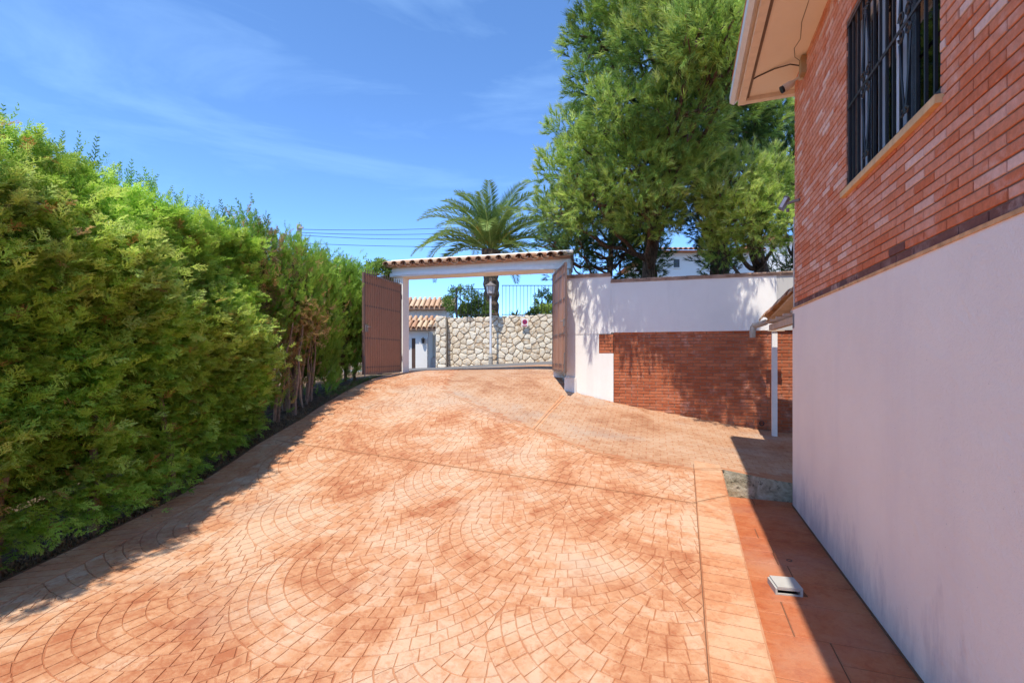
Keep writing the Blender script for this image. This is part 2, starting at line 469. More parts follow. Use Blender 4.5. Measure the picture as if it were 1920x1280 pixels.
# house frame: x runs along the wall from its far corner towards the camera, y into the house
HC = Vector((3.575, 5.92, 0)); HRZ = R(250)
HM = Matrix.Translation(HC) @ Matrix.Rotation(HRZ, 4, 'Z')
HMI = HM.inverted()
_ca, _sa = math.cos(HRZ), math.sin(HRZ)
def to_house(x, y):
    dx, dy = np.asarray(x) - HC.x, np.asarray(y) - HC.y
    return dx * _ca + dy * _sa, -dx * _sa + dy * _ca
EDGE_Y, STEP_X, WALK_Z = -0.83, -0.25, -0.31

KERB = [(-4.3, -3), (-4.25, 0), (-4.1, 3.75), (-3.92, 5.47), (-3.85, 7.06), (-3.62, 8.0), (-3.53, 9.14), (-3.37, 11), (-3.1, 12.6), (-3.0, 14.3)]
def kerb_x(y):
    return np.interp(y, [k[1] for k in KERB], [k[0] for k in KERB])
WALLA, WALLB = Vector((1.22, 10.49, 0)), Vector((5.9, 9.08, 0))     # foot line of the boundary wall
def wall_side(x, y):
    d = (WALLB - WALLA).normalized()
    return (np.asarray(x) - WALLA.x) * (-d.y) + (np.asarray(y) - WALLA.y) * d.x   # >0 behind
def in_drive(x, y, m=0.0):
    lx, ly = to_house(x, y)
    ok = (x > kerb_x(y) + m) & (y < 14.2) & (y > -2.6)
    ok &= ~((lx > STEP_X - m) & (ly > EDGE_Y - m))
    ok &= ~((x > 1.22 - m) & (wall_side(x, y) > -m))
    ok &= (x < 6.3) & ~((y > 10.6) & (x > 1.22 - m))
    return ok

# ---------------------------------------------------------------- ground sheets
def grid_mesh(name, xs, ys, zf, mat, keep=None, skirt=0.0):
    X, Y = np.meshgrid(xs, ys)
    Z = zf(X, Y)
    nx, ny = len(xs), len(ys)
    V = np.stack([X, Y, Z], -1).reshape(-1, 3)
    I = np.arange(nx * ny).reshape(ny, nx)
    Q = np.stack([I[:-1, :-1], I[:-1, 1:], I[1:, 1:], I[1:, :-1]], -1)
    if keep is not None:
        cx = (X[:-1, :-1] + X[1:, 1:]) / 2; cy = (Y[:-1, :-1] + Y[1:, 1:]) / 2
        Q = Q[keep(cx, cy)]
    Q = Q.reshape(-1, 4)
    me = bpy.data.meshes.new(name)
    me.from_pydata(V.tolist(), [], Q.tolist())
    me.materials.append(mat)
    me.polygons.foreach_set("use_smooth", [True] * len(me.polygons))
    me.update()
    return me

def zone_ground(X, Y):
    z = g(X, Y) - 0.09
    lx, ly = to_house(X, Y)
    z = np.where((lx > STEP_X - 0.12) & (ly > EDGE_Y - 0.12) & (Y < 7), WALK_Z - 0.12, z)
    return z
def axis(core, far):
    return np.concatenate([-np.array(far[::-1]) + core[0], core, np.array(far) + core[-1]])
far = [2, 6, 15, 40, 100, 250, 700]
gx = axis(np.arange(-9, 10.01, 0.25), far); gy = axis(np.arange(-6, 22.01, 0.25), far)
tag(add("ground", grid_mesh("ground", gx, gy, zone_ground, M['earth'])), kind="structure", label="bare brown earth under hedge and trees")

# driveway slab: fine grid with exact right edge built from strips in the house frame
drive = empty("driveway")
tag(drive, "orange stamped concrete driveway with fan cobble pattern climbing to the gate", kind="structure")
def drive_slab():
    mb = MB()
    xs = np.arange(-4.4, 6.35, 0.1); ys = np.arange(-2.6, 14.25, 0.1)
    me = grid_mesh("slab", xs, ys, lambda X, Y: g(X, Y), M['joint'], lambda x, y: in_drive(x, y, 0.05))
    return me
add("slab", drive_slab(), drive)
# clean edge strips (right edge towards the walkway, step towards the walkway, kerb edge at the hedge)
def strip(pts_a, pts_b, name, mat, parent, tone=0.5):
    mb = MB()
    n = len(pts_a)
    mb.poly(list(pts_a) + list(pts_b), [(i, i+1, n+i+1, n+i) for i in range(n-1)], tone)
    return mb.build(name, mat, parent)
def hp(lx, ly, z=None, dz=0.0):
    p = HM @ Vector((lx, ly, 0))
    return Vector((p.x, p.y, (gz(p.x, p.y) if z is None else z) + dz))
lxs = np.linspace(STEP_X, 9.5, 60)
strip([hp(a, EDGE_Y - 0.22) for a in lxs], [hp(a, EDGE_Y) for a in lxs], "edge_strip", M['joint'], drive)
strip([hp(a, EDGE_Y) for a in lxs], [hp(a, EDGE_Y, WALK_Z - 0.1) for a in lxs], "edge_face", M['concrete'], drive)
lys = np.linspace(EDGE_Y, 0.6, 20)
strip([hp(STEP_X - 0.22, b) for b in lys], [hp(STEP_X, b) for b in lys], "edge_strip", M['joint'], drive)
# the concrete step
mb = MB()
top = [hp(STEP_X, b, None, 0.003) for b in lys]; bot = [hp(STEP_X, b, WALK_Z - 0.1) for b in lys]
n_ = len(top)
mb.poly(top + bot, [(i, n_+i, n_+i+1, i+1) for i in range(n_-1)])
mb.build("step_face", M['step'], drive)
kys = np.arange(-2.6, 14.2, 0.2)
kl = [Vector((float(kerb_x(y)), y, gz(kerb_x(y), y) + 0.002)) for y in kys]
kr = [Vector((float(kerb_x(y)) + 0.16, y, gz(kerb_x(y) + 0.16, y) + 0.001)) for y in kys]
strip(kl, kr, "kerb_strip", M['groove'], drive)
strip([p + Vector((0, 0, -0.25)) for p in kl], kl, "kerb_face", M['concrete'], drive)

# ---------------------------------------------------------------- stamped cobbles
rng = np.random.default_rng(7)
CURVE = [ghit(*p) for p in [(830, 734), (844, 740), (928, 778), (1001, 806), (1110, 848), (1183, 866), (1296, 880)]] + [hp(STEP_X - 0.02, EDGE_Y - 0.0)]
CROSS1 = [ghit(*p) for p in [(520, 826), (738, 859), (1020, 902), (1298, 944)]] + [hp(0.75, EDGE_Y)]
CROSS2 = [ghit(*p) for p in [(1001, 806), (1030, 772), (1058, 742)]]
cx_ = np.array([p.x for p in CURVE]); cy_ = np.array([p.y for p in CURVE])
def on_apron(x, y):
    yy = np.interp(x, cx_, cy_)
    return (x > cx_[0]) & (y > yy)
FR, NR = 1.17, 9
RW = FR / NR
PITCH, ROW = 2.12, 1.06
FROT = R(-20)                     # fan axis runs parallel to the house
FO = np.array((0.36, 4.55))
fu = np.array((math.cos(FROT), math.sin(FROT))); fv = np.array((-math.sin(FROT), math.cos(FROT)))
fans = {}
for r in range(-10, 14):
    for c in range(-7, 8):
        k = (c + (0.5 if r % 2 else 0.0)) * PITCH
        fans[(r, c)] = FO + fu * k + fv * (r * ROW)
fan_list = sorted(fans.items(), key=lambda it: -it[0][0])   # farther rows lie on top
FC = np.array([f[1] for f in fan_list]); FROWI = np.array([f[0][0] for f in fan_list])
def owner(p):
    d = np.hypot(FC[:, 0] - p[0], FC[:, 1] - p[1])
    i = np.argmax(d < FR)
    return int(i) if d[i] < FR else -1
def seg_dist(p, poly):
    best = 9
    for a, b in zip(poly[:-1], poly[1:]):
        ax, ay, bx, by = a.x, a.y, b.x, b.y
        t = max(0, min(1, ((p[0]-ax)*(bx-ax) + (p[1]-ay)*(by-ay)) / ((bx-ax)**2 + (by-ay)**2 + 1e-9)))
        best = min(best, math.hypot(p[0] - ax - t*(bx-ax), p[1] - ay - t*(by-ay)))
    return best
JOINTS = [CURVE, CROSS1, CROSS2]
def visible(p, z):
    if p[1] < 1.2: return False
    u = 960 + p[0] / p[1] * F; v = HOR - (z - CAMZ) / p[1] * F
    return -60 < u < 1980 and v < 1340

cobbles = []      # (outline [(x,y)], tone, size on screen, kind)
def push(outl, tone, kind):
    c = outl.mean(0)
    z = gz(*c)
    d = math.hypot(c[0], c[1])
    px = 0.0
    if visible(c, z): px = F * F * 0.016 * (CAMZ - z) / max(c[1], 1) ** 3
    cobbles.append((outl, tone, px, kind, c))
BAND = 0.36
FH = 0.6
NR = 14
def fan_pt(c0, sx, a):
    """ring sx (0..1), angle a from straight down; rings are circles shrinking towards a point up the axis"""
    q = np.array((sx * FR * math.sin(a), FH * FR * (1 - sx) - sx * FR * math.cos(a)))
    return c0 + fu * q[0] + fv * q[1]
def area(p):
    x, y = p[:, 0], p[:, 1]
    return abs(np.sum(x * np.roll(y, -1) - y * np.roll(x, -1))) / 2
G2 = 0.0024
for fi, c0 in enumerate(FC):
    if not (-6 < c0[0] < 6 and -2.5 < c0[1] < 16): continue
    near = [fj for fj in range(len(FC)) if fj != fi and FROWI[fj] >= FROWI[fi] and np.hypot(*(FC[fj] - c0)) < 2 * FR + .1]
    for k in range(1, NR):
        s0, s1 = k / NR, (k + 1) / NR
        sm = (s0 + s1) / 2
        n = max(6, int(round(2 * math.pi * sm * FR / 0.124)))
        off = rng.uniform(0, 1)
        cuts = (np.arange(n) + off + rng.uniform(-0.12, 0.12, n)) * 2 * math.pi / n
        cuts = np.append(cuts, cuts[0] + 2 * math.pi)
        for i in range(n):
            a0, a1 = cuts[i], cuts[i+1]
            am = (a0 + a1) / 2
            cen = fan_pt(c0, sm, am)
            if not in_drive(cen[0], cen[1], -0.06): continue
            lx, ly = to_house(cen[0], cen[1])
            if lx > STEP_X - 0.3 and ly > EDGE_Y - BAND + 0.06: continue
            if cen[0] < kerb_x(cen[1]) + BAND - 0.05: continue
            if on_apron(cen[0], cen[1] - .07): continue
            th = FR / NR * (1 + FH * math.cos(am))
            gs = G2 / max(th, .05) * (s1 - s0)
            si, so = s0 + gs + rng.normal(0, .0008), s1 - gs + rng.normal(0, .0008)
            gi, go = G2 / (si * FR), G2 / (so * FR)
            pts = np.array([fan_pt(c0, rr_, aa) for rr_, aa in ((si, a0 + gi), (si, am), (si, a1 - gi), (so, a1 - go), (so, am), (so, a0 + go))])
            full = area(pts)
            for fj in near:
                dv = pts - FC[fj]; dd = np.hypot(dv[:, 0], dv[:, 1])
                if FROWI[fj] > FROWI[fi]:
                    ins = dd < FR + G2
                    if ins.any(): pts[ins] = FC[fj] + dv[ins] / np.maximum(dd[ins, None], 1e-6) * (FR + G2)
                else:      # neighbour in the same row: split half way
                    ax = (FC[fj] - c0) / np.hypot(*(FC[fj] - c0)); md = np.hypot(*(FC[fj] - c0)) / 2 - G2
                    pr = (pts - c0) @ ax; ov = pr > md
                    pts[ov] -= (pr[ov] - md)[:, None] * ax
            # trim against borders and the apron joint
            lx, ly = to_house(pts[:, 0], pts[:, 1])
            ex = np.where(lx > STEP_X - .3, np.maximum(0, ly - (EDGE_Y - BAND - .007)), 0)
            pts -= ex[:, None] * np.array((-_sa, _ca))
            pts[:, 0] = np.maximum(pts[:, 0], kerb_x(pts[:, 1]) + BAND + .012)
            yy = np.interp(pts[:, 0], cx_, cy_) - .04
            pts[:, 1] = np.where(pts[:, 0] > cx_[0], np.minimum(pts[:, 1], yy), pts[:, 1])
            if area(pts) < .16 * full: continue
            if np.hypot(*(pts.mean(0) - cen)) > .09: continue
            push(pts + rng.normal(0, .0012, pts.shape), rng.uniform(0, 1), 'cobble')
# running bond on the parking apron
ad = math.atan2(WALLB.y - WALLA.y, WALLB.x - WALLA.x)
au = np.array((math.cos(ad), math.sin(ad))); av = np.array((-math.sin(ad), math.cos(ad)))
for i in range(-50, 60):
    for j in range(-60, 60):
        o = np.array((2.5, 9.0)) + au * (i * 0.20 + (0.10 if j % 2 else 0)) + av * j * 0.115
        if not on_apron(o[0], o[1]) or not in_drive(o[0], o[1], 0.06): continue
        if seg_dist(o, CURVE) < 0.09: continue
        h = np.array([(-.0965, -.0550), (.0965, -.0550), (.0965, .0550), (-.0965, .0550)]) + rng.normal(0, .002, (4, 2))
        push(o + h[:, :1] * au + h[:, 1:] * av, rng.uniform(0, 1), 'apron')
# soldier course along the walkway edge
y0, y1 = EDGE_Y - BAND, EDGE_Y - 0.012
lx = STEP_X - 0.2
while lx < 8.6:
    w = 0.128 + rng.uniform(-.012, .012)
    q = np.array([(lx + .004, y0 + .006), (lx + w - .004, y0 + .006), (lx + w - .004 + rng.normal(0, .004), y1), (lx + .004, y1 + rng.normal(0, .004))])
    o = np.array([[*(HM @ Vector((a, b, 0))).xy] for a, b in q])
    push(o, rng.uniform(0, 1), 'border')
    lx += w
# soldier course along the hedge kerb
y = -2.4
while y < 14.0:
    w = 0.125 + rng.uniform(-.01, .01)
    sk = 0.10
    q = np.array([(kerb_x(y) + .03, y + .007), (kerb_x(y + sk) + BAND, y + sk + .007), (kerb_x(y + w + sk) + BAND, y + w + sk - .007), (kerb_x(y + w) + .03, y + w - .007)])
    push(q, rng.uniform(0, 1), 'border')
    y += w

def cobble_geo(outl, hz=0.0055, ins=0.0036):
    c = outl.mean(0)
    d = outl - c; L = np.hypot(d[:, 0], d[:, 1])[:, None]
    top = c + d * np.maximum(0.3, (1 - ins / np.maximum(L, .01)))
    n = len(outl)
    zb = g(outl[:, 0], outl[:, 1]) - 0.004; zt = g(top[:, 0], top[:, 1]) + hz
    V = [(*outl[i], zb[i]) for i in range(n)] + [(*top[i], zt[i]) for i in range(n)]
    Fc = [tuple(range(n, 2*n))] + [(i, (i+1) % n, n + (i+1) % n, n + i) for i in range(n)]
    return V, Fc, c
KM = {'cobble': M['cobble'], 'apron': M['apron'], 'border': M['border']}
cobbles.sort(key=lambda q: -q[2])
rest = {'cobble': MB(), 'apron': MB(), 'border': MB()}
def ccw(o):
    x, y = o[:, 0], o[:, 1]
    return o if np.sum(x * np.roll(y, -1) - y * np.roll(x, -1)) > 0 else o[::-1]
for i, (outl, tone, px, kind, c) in enumerate(cobbles):
    V, Fc, c = cobble_geo(ccw(outl), 0.0055 if kind != 'apron' else 0.004)
    if i < 300:
        zc = gz(*c)
        mb = MB(); mb.poly([(v[0]-c[0], v[1]-c[1], v[2]-zc) for v in V], Fc, tone)
        mb.build("cobble" if kind != 'border' else "border_block", KM[kind], drive, (c[0], c[1], zc))
    else:
        rest[kind].poly(V, Fc, tone)
for kind, nm in (('cobble', "far_cobbles"), ('apron', "apron_blocks"), ('border', "far_border_blocks")):
    if rest[kind].v:
        tag(rest[kind].build(nm, KM[kind], drive), kind="stuff")

def ribbon(pts, half, dz, name, mat, parent, step=0.12):
    P_ = []
    for a, b in zip(pts[:-1], pts[1:]):
        n = max(1, int((b - a).length / step))
        for i in range(n): P_.append(a.lerp(b, i / n))
    P_.append(pts[-1])
    A, B = [], []
    for i, p in enumerate(P_):
        d = (P_[min(i+1, len(P_)-1)] - P_[max(i-1, 0)]); d.z = 0; d.normalize()
        nn = Vector((-d.y, d.x, 0)) * half
        for L_, s in ((A, 1), (B, -1)):
            q = p + nn * s
            L_.append(Vector((q.x, q.y, gz(q.x, q.y) + dz)))
    return strip(B, A, name, mat, parent)
for ln, w in ((CURVE, .045), (CROSS1, .018), (CROSS2, .05)):
    ribbon(ln, w, 0.0075, "joint_band", M['border'], drive)
    ribbon(ln, .0045, 0.0095, "joint_groove", M['groove'], drive)
ribbon([hp(a, EDGE_Y - BAND - 0.004) for a in np.linspace(STEP_X, 8.6, 30)], .0035, 0.0085, "joint_groove", M['groove'], drive)

# ---------------------------------------------------------------- walkway along the house
walk = empty("walkway", HC, HRZ)
tag(walk, "sunken terracotta stamped concrete walkway at the foot of the house wall", kind="structure")
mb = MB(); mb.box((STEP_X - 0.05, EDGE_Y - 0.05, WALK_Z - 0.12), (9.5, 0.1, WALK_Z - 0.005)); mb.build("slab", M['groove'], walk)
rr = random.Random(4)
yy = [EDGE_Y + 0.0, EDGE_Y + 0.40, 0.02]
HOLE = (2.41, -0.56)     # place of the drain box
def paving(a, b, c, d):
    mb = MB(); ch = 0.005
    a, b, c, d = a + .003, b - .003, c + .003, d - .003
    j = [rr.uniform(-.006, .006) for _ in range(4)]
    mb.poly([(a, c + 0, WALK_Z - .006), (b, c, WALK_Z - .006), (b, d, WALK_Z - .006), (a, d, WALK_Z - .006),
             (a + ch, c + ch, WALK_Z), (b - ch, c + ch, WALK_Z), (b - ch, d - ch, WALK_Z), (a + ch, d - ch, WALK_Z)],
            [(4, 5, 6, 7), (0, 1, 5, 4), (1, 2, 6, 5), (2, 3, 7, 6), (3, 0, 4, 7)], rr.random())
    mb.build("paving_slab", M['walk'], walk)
x = STEP_X
while x < 8.5:
    w = rr.uniform(0.24, 0.50)
    ys = [EDGE_Y + .002] + ([rr.uniform(-.62, -.22)] if rr.random() < .72 else []) + [0.02]
    for c, d in zip(ys[:-1], ys[1:]):
        if d - c > .5 or rr.random() > .25 or w < .35: paving(x, x + w, c, d)
        else:
            k = w * rr.uniform(.4, .6); paving(x, x + k, c, d); paving(x + k, x + w, c, d)
    x += w

# ================================================================ brick house
house = empty("brick_house", HC, HRZ)
tag(house, "red brick house on a white rendered base with deep cream eaves", "house")
ZB = 2.195            # top of white base
ZE = 5.06             # soffit height
WX0, WX1, WZ0, WZ1 = 1.98, 3.565, 3.03, 4.47   # window opening
LEN, DEP = 9.5, 7.0
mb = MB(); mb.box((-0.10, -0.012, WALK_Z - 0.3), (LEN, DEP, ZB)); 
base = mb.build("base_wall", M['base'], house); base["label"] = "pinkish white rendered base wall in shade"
mb = MB(); mb.box((-0.105, -0.020, ZB), (LEN, 0.25, ZB + 0.022)); mb.build("plinth_band", M['band'], house)
mb = MB(); mb.box((-0.112, -0.024, WALK_Z - 0.05), (LEN, 0.0, WALK_Z + 0.012)); mb.build("base_seam", M['groove'], house)
# mortar body with the window hole
mb = MB()
zb = ZB + 0.022
TK = 0.26
mb.box((0, 0, zb), (WX0, TK, ZE + 0.3)); mb.box((WX1, 0, zb), (LEN, TK, ZE + 0.3))
mb.box((WX0, 0, zb), (WX1, TK, WZ0)); mb.box((WX0, 0, WZ1), (WX1, TK, ZE + 0.3))
mb.box((0, TK + .002, zb), (0.26, DEP, ZE + 0.3)); mb.box((0.27, TK + 1.2, zb), (LEN, TK + 1.3, ZE + 0.3))
bw = mb.build("brick_wall", M['mortar'], house)
CW, CHH = 0.25, 0.0615
bricks = []
rows = int((ZE - zb) / CHH) + 1
rb = random.Random(12)
for r in range(rows):
    z0 = zb + r * CHH
    x = -0.125 if r % 2 else -0.25
    x += rb.uniform(-.006, .006)
    while x < 7.4:
        a, b = max(x + .005, 0.0), x + CW - .006
        x += CW
        if b - a < 0.02: continue
        segs = [(a, b)]
        if z0 + CHH > WZ0 + 0.01 and z0 < WZ1 - 0.03:
            segs = []
            if a < WX0: segs.append((a, min(b, WX0)))
            if b > WX1: segs.append((max(a, WX1), b))
        for (p, q) in segs:
            if q - p < 0.02: continue
            tone = rb.choice([.2, .3, .4, .45, .5, .55, .6, .7, .8, .95]) + rb.uniform(-.05, .05)
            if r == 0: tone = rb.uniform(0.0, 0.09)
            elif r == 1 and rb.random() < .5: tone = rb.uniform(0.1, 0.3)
            mid = (p + q) / 2
            wp = HM @ Vector((mid, 0, z0))
            size = 0.0
            if wp.y > 1.75:
                u = 960 + wp.x / wp.y * F; v = HOR - (wp.z - CAMZ) / wp.y * F
                if u < 1935 and v > -25: size = (q - p) / max(wp.y, .5) ** 3
            bricks.append((p, q, z0, tone, size))
bricks.sort(key=lambda b: -b[4])
def brick_geo(p, q, z0, h, y=-0.009, ch=0.003, back=0.012):
    a, b, c, d = p, q, z0, z0 + h
    return ([(a, back, c), (b, back, c), (b, back, d), (a, back, d), (a, y + ch, c), (b, y + ch, c), (b, y + ch, d), (a, y + ch, d),
             (a + ch, y, c + ch), (b - ch, y, c + ch), (b - ch, y, d - ch), (a + ch, y, d - ch)],
            [(8, 9, 10, 11), (4, 5, 9, 8), (5, 6, 10, 9), (6, 7, 11, 10), (7, 4, 8, 11), (0, 1, 5, 4), (1, 2, 6, 5), (2, 3, 7, 6), (3, 0, 4, 7)])
far_b = MB()
cache = {}
for i, (p, q, z0, tone, size) in enumerate(bricks):
    jit = rb.uniform(-.0025, .0015)
    if i < 300:
        key = (round(q - p, 2), round(tone * 14))
        if key not in cache:
            V, Fc = brick_geo(0, q - p, 0, CHH - 0.0105)
            m_ = MB(); m_.poly(V, Fc, key[1] / 14); cache[key] = m_.mesh("brick", M['brick'])
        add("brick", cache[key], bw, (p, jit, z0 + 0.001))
    else:
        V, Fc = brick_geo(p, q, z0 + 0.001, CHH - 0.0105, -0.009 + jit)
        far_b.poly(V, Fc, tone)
tag(far_b.build("remaining_bricks", M['brick'], bw), kind="stuff")
# bricks of the far corner return are the mortar body edge: a thin corner strip
mb = MB(); mb.box((-0.006, 0.012, zb), (-0.001, TK + 1.0, ZE)); mb.build("corner_return", M['brick'], house)

# eaves
eave = MB()
OV, EO = 0.63, 0.27
eave.box((-EO + 0.09, -OV + 0.09, ZE), (LEN, 0.3, ZE + 0.06)); soff = eave.build("soffit", M['soffit'], house)
mb = MB(); mb.box((-EO, -OV, ZE - 0.055), (LEN, -OV + 0.085, ZE + 0.30)); mb.box((-EO, -OV + 0.086, ZE - 0.052), (-EO + 0.085, DEP, ZE + 0.30))
mb.build("fascia", M['fascia'], house)
mb = MB(); mb.box((-EO + 0.086, -OV + 0.087, ZE - 0.012), (LEN, -OV + 0.125, ZE - 0.001)); mb.build("fascia_dark_line", M['fascia_line'], house)  # dark brown strip along the inside of the fascia
mb = MB(); mb.box((-EO + 0.126, -0.006, ZE - 0.03), (LEN, 0.0, ZE - 0.001)); mb.build("cornice", M['fascia'], house)
gp = [(-OV - 0.10, ZE + 0.0), (-OV - 0.105, ZE + 0.09), (-OV - 0.095, ZE + 0.105), (-OV - 0.002, ZE + 0.105), (-OV - 0.002, ZE + 0.02), (-OV - 0.05, ZE - 0.03)]
mb = MB()
n = len(gp)
mb.poly([(-EO - 0.01, y, z) for y, z in gp] + [(LEN, y, z) for y, z in gp], [tuple(range(n)), tuple(range(n, 2*n))[::-1]] + [(i, n+i, n+(i+1) % n, (i+1) % n) for i in range(n)])
mb.build("gutter", M['gutter'], house)
mb = MB()
mb.poly([(-EO - .02, -OV - .08, ZE + .31), (LEN, -OV - .08, ZE + .31), (LEN, 3.2, ZE + 1.7), (-EO - .02, 3.2, ZE + 1.7), (LEN, DEP + .8, ZE + .31), (-EO - .02, DEP + .8, ZE + .31)],
        [(0, 1, 2, 3), (3, 2, 4, 5), (0, 3, 5), (1, 4, 2), (0, 5, 4, 1)])
roof = mb.build("roof", M['tile_red'], house)
for k in range(44):
    x0 = -EO + k * 0.22
    m_ = MB()
    m_.tube([(x0 + .1, -OV + .0, ZE + .36), (x0 + .1, -OV + .5, ZE + .36 + .5 * .345)], [.075, .085], 8, rr.random())
    m_.build("roof_tile", M['tile_red'], roof)

# window
win = MB()
RV = 0.10     # set back of the frame
fr = 0.055
win.box((WX0, RV, WZ0), (WX0 + fr, RV + .06, WZ1)); win.box((WX1 - fr, RV, WZ0), (WX1, RV + .06, WZ1))
win.box((WX0 + fr, RV, WZ0), (WX1 - fr, RV + .06, WZ0 + fr)); win.box((WX0 + fr, RV, WZ1 - fr), (WX1 - fr, RV + .06, WZ1))
xm = (WX0 + WX1) / 2
win.box((xm - .05, RV - .01, WZ0 + fr), (xm + .05, RV + .055, WZ1 - fr))
win.box((xm - .42, RV + .005, WZ0 + fr), (xm - .37, RV + .05, WZ1 - fr))
window = win.build("window", M['alu'], house)
for (a, b) in ((WX0 + fr, xm - .42), (xm - .37, xm - .05), (xm + .05, WX1 - fr)):
    m_ = MB(); m_.box((a, RV + .03, WZ0 + fr), (b, RV + .036, WZ1 - fr)); m_.build("pane", M['glass'], window)
m_ = MB(); m_.box((WX0 - .03, -0.045, WZ0 - .052), (WX1 + .03, RV, WZ0 - .004)); m_.build("sill", M['sill'], window)
# grille
gr = MB()
gy_ = 0.018
gr.box((WX0 + .004, gy_ - .012, WZ0 + .01), (WX0 + .034, gy_ + .012, WZ1 - .01)); gr.box((WX1 - .034, gy_ - .012, WZ0 + .01), (WX1 - .004, gy_ + .012, WZ1 - .01))
grille = gr.build("window_grille", M['iron'], house)
grille["label"] = "black wrought iron grille with scrolls over the window"
zr = (0.035, (WZ1 - WZ0) / 2 - 0.02, WZ1 - WZ0 - 0.035)
for z in zr:
    m_ = MB(); m_.box((WX0 + .005, gy_ - .02, WZ0 + z - .012), (WX1 - .005, gy_ - .0125, WZ0 + z + .012)); m_.build("rail", M['iron'], grille)
nb = 13
xs_b = [WX0 + (i + 1) * (WX1 - WX0) / (nb + 1) for i in range(nb)]
bar_me = None
for i, x in enumerate(xs_b):
    if bar_me is None:
        m_ = MB(); m_.box((-.008, -.008, 0), (.008, .008, WZ1 - WZ0 - .02)); bar_me = m_.mesh("bar", M['iron'])
    add("bar", bar_me, grille, (x, gy_, WZ0 + .01))
def scroll(cx, cz, r0, turns, sgn, flip):
    pts = []
    for k in range(26):
        t_ = k / 25
        a = t_ * turns * 2 * math.pi
        r_ = r0 * (1 - 0.75 * t_)
        pts.append((cx + sgn * r_ * math.cos(a), gy_ - .022, cz + flip * r_ * math.sin(a)))
    return pts
zm = WZ0 + zr[1]
for bx in (xs_b[3], xs_b[9]):
    for s in (-1, 1):
        for fl in (-1, 1):
            m_ = MB(); m_.tube(scroll(bx + s * .05, zm + fl * .055, .045, 1.3, s, fl), .006, 6); m_.build("scroll", M['iron'], grille)
            m_ = MB(); m_.tube([(bx + s * .08, gy_ - .02, zm + fl * .10), (bx + s * .045, gy_ - .02, zm + fl * .35), (bx + s * .004, gy_ - .02, zm + fl * .58)], .007, 6); m_.build("scroll_stem", M['iron'], grille)
            m_ = MB(); m_.tube(scroll(bx + s * .03, zm + fl * .56, .03, 1.1, s, fl), .006, 6); m_.build("scroll", M['iron'], grille)
# room behind the glass is closed by the inner wall built above
def curtain(x0, x1, y):
    m = MB(); n = 26; V = []
    for i in range(n + 1):
        x = x0 + (x1 - x0) * i / n; d = .014 * math.sin(i * 1.9) + .006 * math.sin(i * 4.3)
        V += [(x, y + d, WZ0 - .05), (x, y + d, WZ1 + .05), (x, y + d + .004, WZ1 + .05), (x, y + d + .004, WZ0 - .05)]
    F_ = []
    for i in range(n):
        a, b = 4 * i, 4 * i + 4
        F_ += [(a, b, b + 1, a + 1), (a + 1, b + 1, b + 2, a + 2), (a + 2, b + 2, b + 3, a + 3), (a + 3, b + 3, b, a)]
    m.poly(V, F_); return m.build("curtain", M['curtain'], house)
curtain(WX0 + .06, xm - .22, .235); curtain(xm - .12, xm + .34, .225)

# small fittings on the house
sc = empty("security_camera", HM @ Vector((0.50, -0.012, 4.87)), HRZ)
tag(sc, "small beige bullet camera under the eaves at the house corner", "camera")
m_ = MB(); m_.tube([(-.03, -.0, 0), (-.04, -.05, .0)], .035, 12); m_.build("wall_plate", M['camera_plastic'], sc, smooth=False)
m_ = MB(); m_.tube([(-.04, -.04, .0), (-.05, -.10, -.03), (-.05, -.13, -.05)], .014, 8); m_.build("arm", M['camera_plastic'], sc)
m_ = MB(); m_.tube([(-.045, -.09, -.045), (-.045, -.13, -.065), (-.045, -.2, -.10)], [.028, .042, .045], 14); bd = m_.build("body", M['camera_plastic'], sc)
m_ = MB(); m_.tube([(-.045, -.201, -.1005), (-.045, -.226, -.113)], [.040, .043], 14); m_.build("lens_hood", M['iron'], sc)
jb = empty("junction_box", HM @ Vector((0.52, -0.012, 4.84)), HRZ)
tag(jb, "brown junction box above the beige camera at the house corner", "junction box")
m_ = MB(); m_.box((-.02, -.045, 0), (.09, 0.008, .2)); m_.build("box", M['box_plastic'], jb)
m_ = MB(); m_.box((-.012, -.052, .012), (.082, -.0455, .188)); m_.build("lid", M['box_plastic'], jb)
cb = MB(); cb.tube([(.52, -.05, 4.97), (.50, -.15, 5.02), (.42, -.30, 5.045), (.30, -.47, 5.05), (.26, -.505, 5.052)], .008, 6)
tag(cb.build("soffit_cable", M['cable'], None, HC, (0, 0, HRZ)), "dark cable running across the cream soffit to the camera", "cable")
cb = MB(); cb.tube([(.55, -.05, 5.0), (.58, -.12, 5.05), (.75, -.16, 5.054), (.9, -.13, 5.054), (1.2, -.18, 5.052), (2.4, -.2, 5.052)], .0025, 5)
tag(cb.build("soffit_wire", M['cable'], None, HC, (0, 0, HRZ)), "hair-thin wire wandering along the cream soffit beside the wall", "wire")
fl = empty("floodlight", HM @ Vector((0.24, -0.02, 3.46)), HRZ)
tag(fl, "grey floodlight on a bracket at the brick corner below the eaves", "floodlight")
m_ = MB(); m_.tube([(.06, .005, .02), (.02, -.06, .02), (-.03, -.10, .015)], .018, 8); m_.build("bracket", M['lamp_grey'], fl)
Mf = Matrix.Translation((-.07, -.13, .03)) @ Matrix.Rotation(R(-20), 4, 'Z') @ Matrix.Rotation(R(-28), 4, 'X')
m_ = MB(); m_.box((-.055, -.03, -.08), (.055, .02, .08), Mf); m_.build("housing", M['lamp_grey'], fl)
m_ = MB(); m_.box((-.042, -.034, -.062), (.042, -.0305, .062), Mf); m_.box((.0552, -.022, -.062), (.058, .012, .062), Mf); m_.build("glass", M['lamp_glass'], fl)
